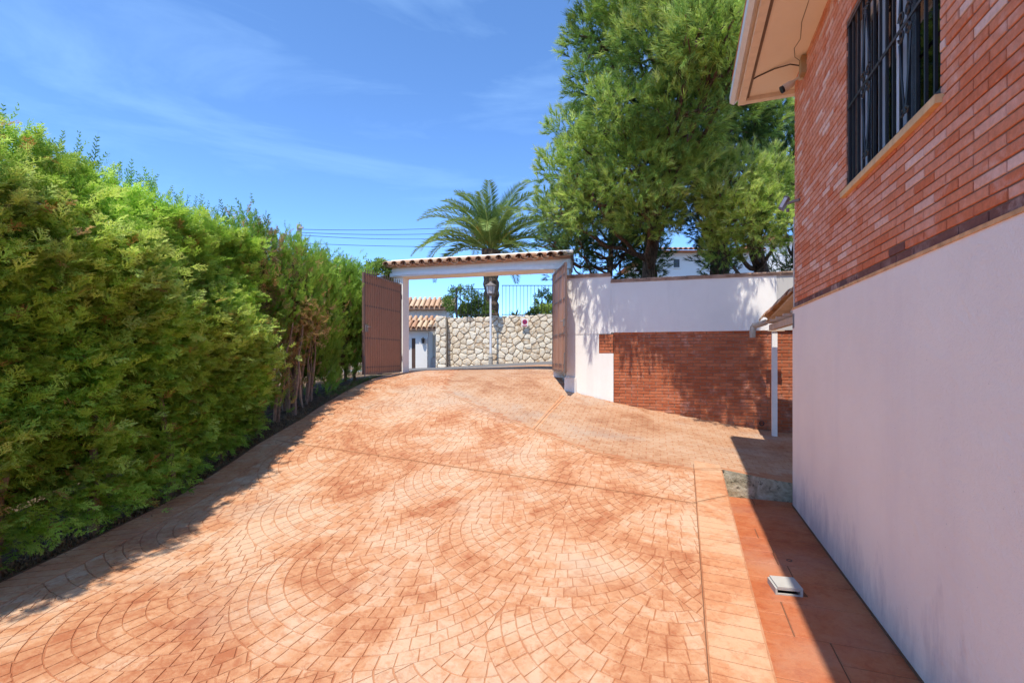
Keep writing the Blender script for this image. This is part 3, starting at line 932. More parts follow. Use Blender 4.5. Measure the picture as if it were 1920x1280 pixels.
m_ = MB(); m_.tube([(-.045, -.10, -.045), (-.045, -.10, -.085)], [.022, .016], 10); m_.build("sensor", M['lamp_grey'], fl)
cb = MB(); cb.tube([(-.012, -.012, 3.36), (-.014, -.012, 3.0), (-.012, -.014, 2.6), (-.012, -.012, 2.22)], .009, 6)
tag(cb.build("corner_cable", M['cable_pale'], None, HC, (0, 0, HRZ)), "pale cable running down the brick corner below the floodlight", "cable")
vp = empty("wall_plaque", HM @ Vector((0.0, -0.012, 1.98)), HRZ)
tag(vp, "small grey meter plate on the white base wall near its corner", "plate")
m_ = MB(); m_.box((-.07, -.008, -.02), (.0, 0, .16)); m_.build("plate", M['lamp_grey'], vp)
m_ = MB(); m_.box((-.055, -.012, .04), (-.015, -.0085, .12)); m_.build("window", M['pvc'], vp)

# drain box in the walkway
db = empty("drain_box", HM @ Vector((HOLE[0], HOLE[1], WALK_Z)), HRZ + R(8))
tag(db, "white plastic drain outlet lying in the terracotta walkway", "drain")
m_ = MB()
for (a, b, c, d, e, f_) in ((-.10, -.075, .10, .11, .052, .066), (-.10, -.09, .10, -.075, 0, .052), (-.10, .09, .10, .11, 0, .0515), (-.10, -.074, -.085, .089, 0, .0518)):
    m_.box((a, b if b < 0 else b, e), (c, d, f_))
m_.build("shell", M['dirty_plastic'], db)
m_ = MB(); m_.box((.085, -.0745, .0005), (.099, .0895, .012)); m_.box((.088, -.07, .04), (.0985, .085, .0515)); m_.build("lip", M['dirty_plastic'], db)
m_ = MB(); m_.box((-.08, -.07, .001), (.07, .085, .008)); m_.build("channel", M['iron'], db)
m_ = MB(); m_.box((-.09, .112, .0005), (.09, .15, .004)); m_.build("mortar_gap", M['groove'], db)
m_ = MB(); hq = HMI @ Vector((2.60, 4.40, 0)); m_.lathe([(.026, -.02), (.026, .003), (.018, .003), (.017, -.015)], (0, 0, 0), 12)
hl = m_.build("floor_drain", M['iron'], None, HM @ Vector((hq.x, hq.y, WALK_Z)))
tag(hl, "small round black drain hole in the walkway beyond the white outlet", "drain")

# ================================================================ boundary wall
WD = (WALLB - WALLA).normalized(); WRZ = math.atan2(WD.y, WD.x); WL = (WALLB - WALLA).length
WM = Matrix.Translation(WALLA) @ Matrix.Rotation(WRZ, 4, 'Z')
bwall = empty("boundary_wall", WALLA, WRZ)
tag(bwall, "long boundary wall, white above and weathered red brick below, under the pines", "wall")
BT = 2.10
XS = 1.0
mb = MB(); mb.box((XS - .02, -.045, BT + .015), (4.18, .2, 3.19)); mb.build("upper_render", M['white_wall'], bwall)
mb = MB(); mb.box((4.181, -.040, BT + .015), (8.0, .2, 3.19)); o = mb.build("upper_render", M['grey_wall'], bwall); o["label"] = "greyer patched render beside the house"
mb = MB(); mb.box((XS - .03, -.06, 3.19), (8.0, .24, 3.235)); mb.build("coping", M['coping'], bwall)
x = XS - .02; rc = random.Random(9)
while x < 5.0:
    w = rc.uniform(.22, .30)
    m_ = MB(); m_.box((x, -.075 + rc.uniform(-.01, .01), 3.236), (x + w - .008, .25, 3.262 + rc.uniform(-.004, .006)), tone=rc.random()); m_.build("coping_tile", M['coping'], bwall)
    x += w
mb = MB(); mb.box((XS + .03, .005, -.3), (8.0, .18, BT + .014)); bk = mb.build("brick_face", M['mortar_old'], bwall)
small = MB()
r = 0
z = -.25
while z < BT:
    x = XS + .035 - (0.125 if r % 2 else 0)
    while x < 5.2:
        a, b = max(x + .006, XS + .031), x + .243
        if b - a > .02:
            V, Fc = brick_geo(a, b, z, 0.0545, -.004 + rc.uniform(-.004, .004), .004, .012)
            small.poly(V, Fc, .5 + rc.uniform(-.28, .28))
        x += .25
    z += .066; r += 1
tag(small.build("small_bricks", M['brick_old'], bk), kind="stuff")
# white pier beside the gate
pier = empty("gate_pier", WALLA, WRZ)
tag(pier, "bright white rendered pier between the right gate leaf and the brick wall", "pier")
mb = MB(); mb.box((0, -.05, -.1), (XS + .03, .35, 1.665)); mb.box((0, -.0495, 1.666), (.72, .35, 2.06)); mb.box((0, -.05, 2.09), (XS - .022, .35, 3.33)); mb.box((0.01, -.04, 2.061), (.72, .35, 2.0895))
mb.build("render", M['white_wall'], pier)
mb = MB(); mb.box((.721, -.03, 1.666), (XS + .028, .3, 2.0895)); ins = mb.build("brick_inset", M['mortar_old'], pier)
for rr_ in range(6):
    x = .724 - (.12 if rr_ % 2 else 0)
    while x < XS + .02:
        a, b = max(x, .724), min(x + .235, XS + .026)
        if b - a > .02:
            V, Fc = brick_geo(a, b, 1.672 + rr_ * .068, .057, -.046, .004, -.02)
            m_ = MB(); m_.poly(V, Fc, rc.random() * .5 + .3); m_.build("brick", M['brick_old'], ins)
        x += .25
mb = MB(); mb.box((-.02, -.075, 3.331), (XS - .03, .38, 3.375)); mb.build("coping", M['coping'], pier)
for k in range(4):
    m_ = MB(); m_.box((-.03 + k * .25, -.09, 3.376), (.212 + k * .25, .39, 3.40 + rc.uniform(0, .01)), tone=rc.random()); m_.build("coping_tile", M['coping'], pier)
mb = MB(); mb.box((-.03, -.11, -.1), (0.22, .5, 1.13)); mb.box((-.01, -.08, 1.131), (.1, .5, 1.16)); mb.build("plinth", M['white_wall'], pier)
# gutter elbow and small pipe on the wall
gpq = empty("gutter_pipe", at(1425, 612, 8.95))
tag(gpq, "grey gutter end with a short elbow pipe on the boundary wall", "pipe")
def rel(o, px, py, Y): return at(px, py, Y) - o.location
m_ = MB(); m_.tube([rel(gpq, 1436, 604, 8.8), rel(gpq, 1424, 608, 8.95), rel(gpq, 1413, 611, 9.1)], .055, 12); m_.build("gutter_end", M['pvc'], gpq)
m_ = MB(); m_.tube([rel(gpq, 1413, 612, 9.1), rel(gpq, 1411, 622, 9.1), rel(gpq, 1411, 633, 9.1)], [.06, .058, .05], 12); m_.build("elbow", M['pvc'], gpq)
m_ = MB(); m_.lathe([(.05, -.02), (.05, .01), (.035, .01), (.033, -.02)], n=12, M=Matrix.Rotation(R(90), 4, 'X'))
hpx = WM @ Vector((3.92, -.02, .27)); o = m_.build("wall_outlet", M['iron'], None, hpx, (0, 0, WRZ))
tag(o, "small black round outlet low in the brick wall", "outlet")

# ---------------------------------------------------------------- lean-to canopy behind the house
can = empty("lean_to_canopy", HC, HRZ)
tag(can, "clay tiled lean-to canopy between the house corner and the boundary wall", "canopy")
# runs from x=-0.1 (house end) to x=-3.2 (boundary wall); falls away from the house
def cz(x): return 2.44 + (x + .1) * 0.07
mb = MB()
mb.poly([(-.12, .02, cz(-.1)), (-3.05, .10, cz(-3.0)), (-3.0, 3.5, cz(-3.0)), (-.12, 3.5, cz(-.1)),
         (-.12, .02, cz(-.1) - .03), (-3.05, .10, cz(-3.0) - .03), (-3.0, 3.5, cz(-3.0) - .03), (-.12, 3.5, cz(-.1) - .03)],
        [(0, 1, 2, 3), (7, 6, 5, 4), (0, 4, 5, 1), (1, 5, 6, 2), (2, 6, 7, 3), (3, 7, 4, 0)])
mb.build("roof_deck", M['wood'], can)
def half_tile(L, r0, r1, th=.014, n=8, up=1, tone=.5):
    """half pipe running along +x, r0 at x=0, r1 at x=L"""
    m = MB(); V = []
    for (x, r) in ((0, r0), (L, r1)):
        for rad in (r, r - th):
            for k in range(n + 1):
                a = math.pi * k / n
                V.append((x, rad * math.cos(a), up * rad * math.sin(a)))
    s = n + 1
    Fs = []
    for k in range(n):
        Fs += [(k, k+1, 2*s + k+1, 2*s + k), (s + k+1, s + k, 3*s + k, 3*s + k+1), (k+1, k, s + k, s + k+1), (2*s + k, 2*s + k+1, 3*s + k+1, 3*s + k)]
    Fs += [(0, 2*s, 3*s, s), (n, s + n, 3*s + n, 2*s + n)]
    m.poly(V, Fs, tone)
    return m
tv = [half_tile(.46, .085, .105, tone=q).mesh("roof_tile", M['tile']) for q in (.1, .35, .6, .9)]
sl = math.atan(0.07)
for row in range(6):
    for k in range(8):
        o = add("roof_tile", tv[rc.randrange(4)], can, (-.55 - k * .345, .07 + row * .22 + rc.uniform(-.008, .008), cz(-.55 - k * .345) + .01 + .006 * (k % 2)), (0, -sl + .03, 0))
mb = MB(); mb.box((-2.98, .16, 2.08), (-.12, .25, 2.18)); mb.build("beam", M['wood'], can)
for k in range(5):
    m_ = MB(); m_.box((-.5 - k * .55, .04, 2.19), (-.44 - k * .55, 2.2, 2.225 )); m_.build("rafter", M['wood'], can)
pl = HMI @ at(1452, 806, 8.92)
gzp = gz(*(HM @ pl).xy)
mb = MB(); mb.box((pl.x - .04, pl.y - .045, gzp - .1), (pl.x + .04, pl.y + .045, 2.075)); mb.build("post", M['white_paint'], can)
mb = MB(); mb.box((pl.x - .06, pl.y - .12, 2.076), (pl.x + .06, pl.y + .16, 2.10)); mb.build("post_cap", M['wood'], can)

# ================================================================ gateway
GA, GB = Vector((-3.13, 12.62, 0)), Vector((1.40, 11.40, 0))
GRZ = math.atan2(GB.y - GA.y, GB.x - GA.x); GL = (GB - GA).length
gate = empty("gateway", (GA.x, GA.y, 1.1), GRZ)
tag(gate, "white gateway with posts and a lintel topped by a row of clay tiles", "gateway")
def gl(z): return z - 1.1
mb = MB(); mb.box((0, -.10, gl(.9)), (.27, .24, gl(3.70))); mb.build("post", M['white_wall'], gate)
mb = MB(); mb.box((GL - .38, -.10, gl(.7)), (GL, .40, gl(3.70))); mb.build("post", M['white_wall'], gate)
mb = MB(); mb.box((-.06, -.10, gl(3.702)), (GL + .03, .36, gl(4.0))); mb.build("lintel", M['white_wall'], gate)
mb = MB(); mb.box((-.08, -.17, gl(3.708)), (GL + .05, -.1005, gl(3.80))); mb.box((-.085, -.15, gl(3.8005)), (GL + .055, -.1008, gl(3.815))); mb.build("moulding", M['white_paint'], gate)
mb = MB(); mb.poly([(-.25, -.30, gl(3.99)), (GL + .04, -.30, gl(3.99)), (GL + .04, .45, gl(4.17)), (-.25, .45, gl(4.17)), (-.25, -.2, gl(3.955)), (GL + .04, -.2, gl(3.955)), (GL + .04, .45, gl(3.98)), (-.25, .45, gl(3.98))],
        [(0, 1, 2, 3), (0, 4, 5, 1), (4, 7, 6, 5), (2, 6, 7, 3), (1, 5, 6, 2), (0, 3, 7, 4)]); mb.build("tile_bed", M['tile'], gate)
mb = MB(); mb.tube([(-.28, .30, gl(4.205)), (GL * .5, .30, gl(4.21)), (GL + .05, .30, gl(4.205))], .05, 10); mb.build("ridge_mortar", M['white_paint'], gate)
tv2 = [half_tile(.62, .098, .082, tone=q).mesh("roof_tile", M['tile']) for q in (.0, .2, .4, .6, .8, 1.0)]
tvp = [half_tile(.62, .105, .09, up=-1, tone=q).mesh("pan_tile", M['tile']) for q in (.1, .5, .8)]
nt = 19
tp = (GL + .22) / nt
a_t = math.atan2(.18, .75)
for k in range(nt):
    add("roof_tile", tv2[rc.randrange(6)], gate, (-.12 + k * tp + rc.uniform(-.01, .01), -.335 + rc.uniform(-.02, .02), gl(4.00)), (0, -a_t, R(90)))
    if k < nt - 1:
        add("pan_tile", tvp[rc.randrange(3)], gate, (-.12 + (k + .5) * tp, -.315, gl(4.035)), (0, -a_t, R(90)))
mb = MB()
pth = []
for k in range(40):
    x = k / 39 * (GL - .1)
    pth.append((x, -.176, gl(3.74) + .03 * math.sin(x * 2.6) - .028 * abs(math.sin(x * 1.35 + .7))))
mb.tube(pth, .006, 5)
o = mb.build("lintel_cable", M['cable_pale'], None, gate.location, (0, 0, GRZ)); tag(o, "loose pale cable sagging along the white gateway lintel", "cable")
ic = empty("intercom", gate.matrix_basis @ Vector((.13, -.10, gl(1.75))), GRZ)
tag(ic, "small dark intercom box on the left gate post", "intercom")
m_ = MB(); m_.box((-.05, -.03, -.09), (.05, 0, .09)); m_.build("case", M['iron'], ic)
m_ = MB(); m_.box((-.03, -.034, .01), (.03, -.0305, .06)); m_.build("speaker_plate", M['lamp_grey'], ic)

def gate_leaf(name, label, A, B, z0, z1, bars, side, spikes):
    d = B - A; L = math.hypot(d.x, d.y); rz = math.atan2(d.y, d.x)
    t_ = empty(name, (A.x, A.y, z0), rz); tag(t_, label, "gate leaf", "leaves of the driveway gate")
    H = z1 - z0
    m = MB(); m.box((.0, -.02, 0), (.05, .02, H)); m.box((L - .05, -.02, 0), (L, .02, H)); m.box((.05, -.02, 0), (L - .05, .02, .05)); m.box((.05, -.02, H - .05), (L - .05, .02, H)); m.build("frame", M['gate_dark'], t_)
    m = MB(); m.box((.051, -.004, .051), (L - .051, .004, H - .051)); m.build("sheet", M['gate_brown'], t_)
    for z in (.16, H * .36, H * .68, H - .22):
        m = MB(); m.box((.051, side * .0045, z - .018), (L - .051, side * .017, z + .018)) if side > 0 else m.box((.051, -.017, z - .018), (L - .051, -.0045, z + .018)); m.build("rail", M['gate_dark'], t_)
    bm_ = MB(); y0_, y1_ = (.0172, .0275) if side > 0 else (-.0275, -.0172)
    bm_.box((-.009, y0_, .02), (.009, y1_, H - .02)); bme = bm_.mesh("bar", M['gate_brown'])
    for k in range(bars):
        add("bar", bme, t_, (.05 + (k + .5) * (L - .1) / bars, 0, 0))
    if spikes:
        sm = MB(); sm.poly([(-.008, -.008, 0), (.008, -.008, 0), (.008, .008, 0), (-.008, .008, 0), (-.016, -.004, .06), (.016, -.004, .06), (.016, .004, .06), (-.016, .004, .06), (0, 0, .13)],
                           [(0, 1, 5, 4), (1, 2, 6, 5), (2, 3, 7, 6), (3, 0, 4, 7), (4, 5, 8), (5, 6, 8), (6, 7, 8), (7, 4, 8)]); sme = sm.mesh("spike", M['gate_dark'])
        for k in range(bars):
            add("spike", sme, t_, (.05 + (k + .5) * (L - .1) / bars, 0, H))
    m = MB(); m.box((L - .16, side * .03 - .012, H * .42), (L - .055, side * .03 + .012, H * .42 + .16)); m.build("lock_box", M['lamp_grey'], t_)
    m = MB(); m.tube([(L - .11, side * .045, H * .42 + .11), (L - .11, side * .085, H * .42 + .11), (L - .2, side * .085, H * .42 + .11)], .009, 6); m.build("handle", M['lamp_grey'], t_)
    m = MB(); m.tube([(L - .03, side * .032, -.06), (L - .03, side * .032, .42)], .011, 6); m.build("drop_bolt", M['lamp_grey'], t_)
    for z in (.3, H - .4):
        m = MB(); m.tube([(-.02, 0, z), (-.02, 0, z + .12)], .022, 10); m.build("hinge", M['gate_dark'], t_)
    return t_
gate_leaf("gate_leaf", "open brown barred gate leaf with spikes beside the conifers", Vector((-2.92, 12.35, 0)), Vector((-3.37, 10.6, 0)), 1.19, 3.50, 17, 1, True)
gate_leaf("gate_leaf", "open brown sheet gate leaf beside the white pier", Vector((1.00, 11.45, 0)), Vector((1.135, 9.85, 0)), 1.26, 3.58, 3, -1, False)

# ================================================================ beyond the gate
road = strip([Vector((x, 14.15, gz(x, 14.15) + .0)) for x in np.linspace(-7, 8, 40)], [Vector((x, 16.1, gz(x, 15.2) + .05)) for x in np.linspace(-7, 8, 40)], "road", M['asphalt'], None)
tag(road, "grey asphalt strip of the street beyond the gate", kind="structure")
road.data.flip_normals() if hasattr(road.data, "flip_normals") else None

def stone_wall(name, A, B, z0f, z1f, label, cell=.30, seed=3, thick=.45):
    d = B - A; L = math.hypot(d.x, d.y); rz = math.atan2(d.y, d.x)
    t_ = empty(name, (A.x, A.y, 0), rz); tag(t_, label, "stone wall")
    m = MB(); N = 12
    pts = [(i / N * L, 0.03) for i in range(N + 1)]
    V = []
    for i in range(N + 1):
        x = i / N * L
        V += [(x, .03, z0f(x)), (x, thick, z0f(x)), (x, thick, z1f(x) - .03), (x, .03, z1f(x) - .03)]
    Fs = [(0, 1, 2, 3), tuple(4*N + q for q in (3, 2, 1, 0))]
    for i in range(N):
        a, b = 4*i, 4*i + 4
        Fs += [(a, a+3, b+3, b), (a+1, b+1, b+2, a+2), (a+3, a+2, b+2, b+3)]
    m.poly(V, Fs); m.build("core", M['stone_mortar'], t_)
    q = random.Random(seed)
    seeds = []
    zmin = min(z0f(0), z0f(L)); zmax = max(z1f(0), z1f(L))
    r_ = 0; z = zmin - .1
    while z < zmax + .3:
        x = -.4 + (.15 if r_ % 2 else 0)
        while x < L + .4:
            seeds.append((x + q.uniform(-.08, .08), z + q.uniform(-.07, .07))); x += cell * q.uniform(.7, 1.45)
        z += cell * .74; r_ += 1
    def clip(poly, a, b, c):          # keep a*x + b*y <= c
        out = []
        for i in range(len(poly)):
            p, n_ = poly[i], poly[(i+1) % len(poly)]
            dp, dn = a*p[0] + b*p[1] - c, a*n_[0] + b*n_[1] - c
            if dp <= 0: out.append(p)
            if dp * dn < 0:
                t = dp / (dp - dn); out.append((p[0] + (n_[0]-p[0])*t, p[1] + (n_[1]-p[1])*t))
        return out
    for (sx, sz) in seeds:
        if not (-.15 < sx < L + .15): continue
        poly = [(sx - .5, sz - .5), (sx + .5, sz - .5), (sx + .5, sz + .5), (sx - .5, sz + .5)]
        for (ox, oz) in seeds:
            if (ox, oz) == (sx, sz) or abs(ox - sx) > .9 or abs(oz - sz) > .9: continue
            a, b = ox - sx, oz - sz
            gap = q.uniform(.004, .011)
            poly = clip(poly, a, b, a * (sx + ox) / 2 + b * (sz + oz) / 2 - gap * math.hypot(a, b))
            if len(poly) < 3: break
        if len(poly) >= 3: poly = clip(poly, -1, 0, -.005)
        if len(poly) >= 3: poly = clip(poly, 1, 0, L - .005)
        if len(poly) >= 3: poly = clip(poly, 0, 1, z1f(sx) + q.uniform(-.01, .03))
        if len(poly) >= 3: poly = clip(poly, 0, -1, -z0f(sx) + .03)
        if len(poly) < 3: continue
        cx = sum(p[0] for p in poly) / len(poly); cz = sum(p[1] for p in poly) / len(poly)
        # round the corners
        rp = []
        for i in range(len(poly)):
            p, n_ = poly[i], poly[(i+1) % len(poly)]
            rp += [(p[0]*.78 + n_[0]*.22, p[1]*.78 + n_[1]*.22), (p[0]*.22 + n_[0]*.78, p[1]*.22 + n_[1]*.78)]
        n = len(rp)
        if n < 6 or max(abs(p[0] - cx) for p in rp) < .03: continue
        V = []
        for (yy_, sc_) in ((.05, 1.0), (.008, .99), (-.016, .86)):
            for p in rp: V.append(((p[0] - cx) * sc_, yy_ + (q.uniform(-.006, .006) if sc_ < .9 else 0), (p[1] - cz) * sc_))
        V.append((0, -.024, 0))
        FF = [(k, (k+1) % n, n + (k+1) % n, n + k) for k in range(n)] + [(n + k, n + (k+1) % n, 2*n + (k+1) % n, 2*n + k) for k in range(n)] + [(2*n + k, 2*n + (k+1) % n, 3*n) for k in range(n)]
        mm = MB(); mm.poly(V, FF, q.random()); mm.build("stone", M['stone'], t_, (cx, q.uniform(-.008, .010), cz))
    return t_, rz, L
SA, SB = Vector((-2.32, 16.9, 0)), Vector((3.0, 16.6, 0))
stone_wall("stone_wall", SA, SB, lambda x: 1.10 + .05 * x, lambda x: 2.98 + .03 * x, "pale rubble stone wall across the street beyond the gate", cell=.26)
stone_wall("stone_pillar", Vector((-2.70, 16.6, 0)), Vector((-2.33, 16.6, 0)), lambda x: 1.05, lambda x: 3.03, "rough stone pillar at the left end of the rubble wall", seed=8, thick=.5)

# fence on the stone wall
fen = empty("railing", (0, 17.1, 3.0)); tag(fen, "thin dark blue-grey rod railing on top of the rubble stone wall", "railing")
rod = MB(); rod.box((-.008, -.008, 0), (.008, .008, 1.18)); rodm = rod.mesh("rod", M['iron'])
for x0, x1, zt in ((-2.0, -.75, 1.05), (-.35, 3.0, 1.18)):
    x = x0
    while x < x1:
        o = add("rod", rodm, fen, (x, 0, .0)); o.scale = (1, 1, zt / 1.18)
        x += .13
    for z in (zt, .12):
        m = MB(); m.box((x0 - .02, -.012, z - .012), (x1, .012, z + .012)); m.build("rail", M['iron'], fen)
m = MB(); m.box((-2.05, -.03, -.1), (-1.99, .03, 1.1)); m.build("post", M['iron'], fen)

# street lamp
lp = at(920, 681, 16.3); lamp = empty("street_lamp", (lp.x, lp.y, 1.22))
tag(lamp, "slim grey street lamp with a lantern head in front of the stone wall", "street lamp")
ltop = at(920, 531, 16.3).z - 1.22
m = MB(); m.lathe([(.075, -.15), (.075, .34), (.09, .36), (.06, .42), (.045, .5)], n=12); m.build("base", M['pvc'], lamp)
m = MB(); m.tube([(0, 0, .45), (0, 0, ltop - .42)], [.042, .034], 12); m.build("pole", M['alu'], lamp)
m = MB(); m.lathe([(.05, ltop - .44), (.11, ltop - .38), (.12, ltop - .36)], n=6); m.build("lantern_seat", M['lamp_grey'], lamp)
m = MB(); m.lathe([(.115, ltop - .358), (.165, ltop - .10)], n=6); m.build("lantern_glass", M['lamp_glass'], lamp)
for k in range(6):
    a = 2 * math.pi * k / 6
    m = MB(); m.tube([(.118 * math.cos(a), .118 * math.sin(a), ltop - .36), (.168 * math.cos(a), .168 * math.sin(a), ltop - .10)], .010, 6); m.build("lantern_rib", M['lamp_grey'], lamp)
m = MB(); m.lathe([(.20, ltop - .099), (.19, ltop - .07), (.07, ltop + .0), (.03, ltop + .03), (.02, ltop + .07)], n=12); m.build("lantern_cap", M['lamp_grey'], lamp)

# no parking plate
sg = empty("parking_sign", at(984, 604, 16.62)); tag(sg, "small square white plate with a dark red disc on the stone wall", "sign")
m = MB(); m.box((-.12, -.012, -.15), (.12, .0, .13)); m.build("plate", M['white_paint'], sg)
m = MB(); m.lathe([(.088, 0), (.088, .004)], n=24, M=Matrix.Rotation(R(90), 4, 'X')); m.build("red_disc", M['sign_red'], sg, (0, -.0125, .01))
m = MB(); m.lathe([(.05, 0), (.05, .003)], n=24, M=Matrix.Rotation(R(90), 4, 'X')); m.build("dark_centre", M['sign_blue'], sg, (0, -.017, .01))
m = MB(); m.box((-.078, -.0195, -.008), (.078, -.0202 + -.002, .008), Matrix.Translation((0, 0, .01)) @ Matrix.Rotation(R(45), 4, 'Y')); m.build("red_bar", M['sign_red'], sg)
m = MB(); m.box((-.085, -.015, -.138), (.085, -.0125, -.105)); m.build("red_strip", M['sign_red'], sg)

# white neighbour house on the left beyond the gate
nb_ = empty("white_house", (-5.2, 20, 0.9)); tag(nb_, "small white neighbour house with stepped tiled roofs left of the stone wall", "house")
def nl(px, py, Y): return at(px, py, Y) - nb_.location
def nbox(px0, px1, py0, py1, Y, dep, name, mat, z0=None, parent=nb_):
    a, b = nl(px0, py1, Y), nl(px1, py0, Y)
    m = MB(); m.box((a.x, a.y, a.z if z0 is None else z0), (b.x, a.y + dep, b.z)); return m.build(name, mat, parent)
nbox(690, 835, 577, 700, 20.6, 3.0, "upper_wall", M['far_white'])
nbox(690, 803, 620, 712, 19.2, 1.2, "porch_wall", M['far_white'])
nbox(772, 779, 634, 706, 19.18, .06, "door", M['dark_door'])
nbox(779, 801, 634, 706, 19.10, .08, "pilaster", M['far_white'])
nbox(804, 823, 626, 668, 20.3, .2, "side_wall", M['far_white'])
nbox(804, 823, 670, 700, 19.9, .04, "low_gate", M['alu'])
def tile_strip(px0, px1, pyt, pyb, Y, n, parent, bed, dep=.5):
    a, b = nl(px0, pyb, Y), nl(px1, pyb, Y); zt = nl(px0, pyt, Y + dep).z
    m = MB(); m.poly([(a.x, Y - nb_.location.y, a.z), (b.x, Y - nb_.location.y, b.z), (b.x, Y + dep - nb_.location.y, zt + b.z - a.z), (a.x, Y + dep - nb_.location.y, zt),
                      (a.x, Y - nb_.location.y, a.z - .06), (b.x, Y - nb_.location.y, b.z - .06), (b.x, Y + dep - nb_.location.y, a.z - .06), (a.x, Y + dep - nb_.location.y, a.z - .06)],
                     [(0, 1, 2, 3), (0, 4, 5, 1), (1, 5, 6, 2), (3, 2, 6, 7), (0, 3, 7, 4), (4, 7, 6, 5)])
    rf = m.build("roof", bed, parent)
    ang = math.atan2(zt - a.z, dep)
    me_ = [half_tile(math.hypot(dep, zt - a.z) + .08, .088, .075, n=6, tone=q).mesh("roof_tile", M['tile']) for q in (.2, .6, 1.0)]
    for k in range(n):
        t_ = (k + .5) / n
        add("roof_tile", me_[rc.randrange(3)], rf, (a.x + (b.x - a.x) * t_, Y - .06 - nb_.location.y, a.z + (b.z - a.z) * t_ + .01), (0, -ang, R(90)))
tile_strip(690, 852, 561, 577, 20.2, 17, nb_, M['tile'], .9)
tile_strip(690, 822, 596, 604, 19.6, 13, nb_, M['tile'], .4)
tile_strip(690, 820, 605, 616, 18.9, 13, nb_, M['tile'], .6)
wl_ = empty("wall_lantern", at(793, 638, 19.0)); tag(wl_, "black wall lantern on the white porch beyond the gate", "lantern")
m = MB(); m.lathe([(.03, -.12), (.06, -.08), (.07, .04), (.09, .05), (.02, .11)], n=8); m.build("lantern_body", M['iron'], wl_)
m = MB(); m.tube([(0, 0, .1), (0, .06, .14), (0, .1, .05)], .012, 6); m.build("bracket", M['iron'], wl_)

# white houses behind the pines
def far_house(name, label, px0, px1, pyt, Y, dep, roofp, wins, sash=True):
    c = at((px0 + px1) / 2, HOR, Y); t_ = empty(name, (c.x, Y, 1.2)); tag(t_, label, "house")
    a, b = at(px0, pyt, Y) - t_.location, at(px1, pyt, Y) - t_.location
    m = MB(); m.box((a.x, 0, -.3), (b.x, dep, a.z)); m.build("wall", M['far_white'], t_)
    e = .5; zr_ = at(0, roofp, Y).z - 1.2
    m = MB(); m.poly([(a.x - e, -e, a.z + .02), (b.x + e, -e, a.z + .02), (b.x + e, dep + e, a.z + .02), (a.x - e, dep + e, a.z + .02), (a.x + dep * .5, dep / 2, zr_), (b.x - dep * .5, dep / 2, zr_)],
                     [(0, 1, 5, 4), (1, 2, 5), (2, 3, 4, 5), (3, 0, 4), (3, 2, 1, 0)]); rf = m.build("roof", M['tile_red'], t_)
    n = int((b.x - a.x + 2 * e) / .26)
    ang = math.atan2(zr_ - a.z, dep / 2 + e)
    tm = half_tile(1.0, .12, .1, n=5, tone=.6).mesh("roof_tile", M['tile_red'])
    for k in range(n):
        add("roof_tile", tm, rf, (a.x - e + (k + .5) * .26, -e - .05, a.z + .04), (0, -ang, R(90)))
    for (q0, q1, r0, r1) in wins:
        u, v = at(q0, r1, Y) - t_.location, at(q1, r0, Y) - t_.location
        m = MB(); m.box((u.x, -.04, u.z), (v.x, .05, v.z)); w_ = m.build("window", M['far_white'], t_)
        m = MB(); m.box((u.x + .07, -.055, u.z + .07), (v.x - .07, -.0405, v.z - .07)); m.build("pane", M['far_dark'], w_)
    return t_
far_house("neighbour_house", "white house with red tiled hip roof glimpsed between the pine trunks", 1225, 1412, 474, 24, 6, 446, [(1391, 1401, 474, 482), (1340, 1356, 480, 500), (1260, 1276, 484, 504)])
nh = far_house("neighbour_house", "white house with a balustraded terrace glimpsed beside the brick house corner", 1432, 1600, 452, 27, 6, 420, [(1492, 1500, 460, 466), (1462, 1474, 490, 515), (1520, 1540, 470, 510)])
bl = MB(); bl.box((-.05, -.05, 0), (.05, .05, .35)); blm = bl.mesh("baluster", M['far_white'])
for k in range(12):
    p_ = at(1440 + k * 6, 486, 26.2) - nh.location
    add("baluster", blm, nh, (p_.x, p_.y, p_.z))
pa, pb = at(1437, 477, 26.2) - nh.location, at(1510, 477, 26.2) - nh.location
m = MB(); m.box((pa.x, pa.y - .08, pa.z - .05), (pb.x, pa.y + .08, pa.z + .03)); m.box((pa.x, pa.y - .1, -.3), (pb.x, pa.y + .8, pa.z - .38)); m.build("terrace", M['far_white'], nh)

# utility pole and wires
up = at(561, 700, 26); pole = empty("utility_pole", (up.x, 26, .8)); tag(pole, "weathered grey utility pole top rising behind the conifers", "utility pole")
pt = at(561, 421, 26)
m = MB(); m.tube([(0, 0, 0), (0, 0, pt.z - .8)], [.16, .135], 10); m.build("shaft", M['pole_grey'], pole)
m = MB(); m.box((-.07, -.2, pt.z - 1.05), (.3, -.12, pt.z - .97)); m.build("crossarm", M['pole_grey'], pole)
ends = [(430, 428, 438), (436, 431, 440), (441, 434, 436), (456, 457, 452)]
for k, (ya, ym, yb) in enumerate(ends):
    A = at(565, ya + (0 if k < 3 else 0), 26); B = at(1120, 398 + k * 9 if k < 3 else 452, 34)
    pts = []
    for i in range(25):
        t_ = i / 24; p = A.lerp(B, t_); p.z -= 0.9 * 4 * t_ * (1 - t_) * (.5 + .1 * k) * (.4 if k == 3 else 1)
        pts.append(p)
    m = MB(); m.tube(pts, .014, 5)
    tag(m.build("overhead_wire", M['wire']), ["topmost", "second", "third", "lowest, separate"][k] + " of the thin black overhead wires left of the palm", "wire", "overhead wires")

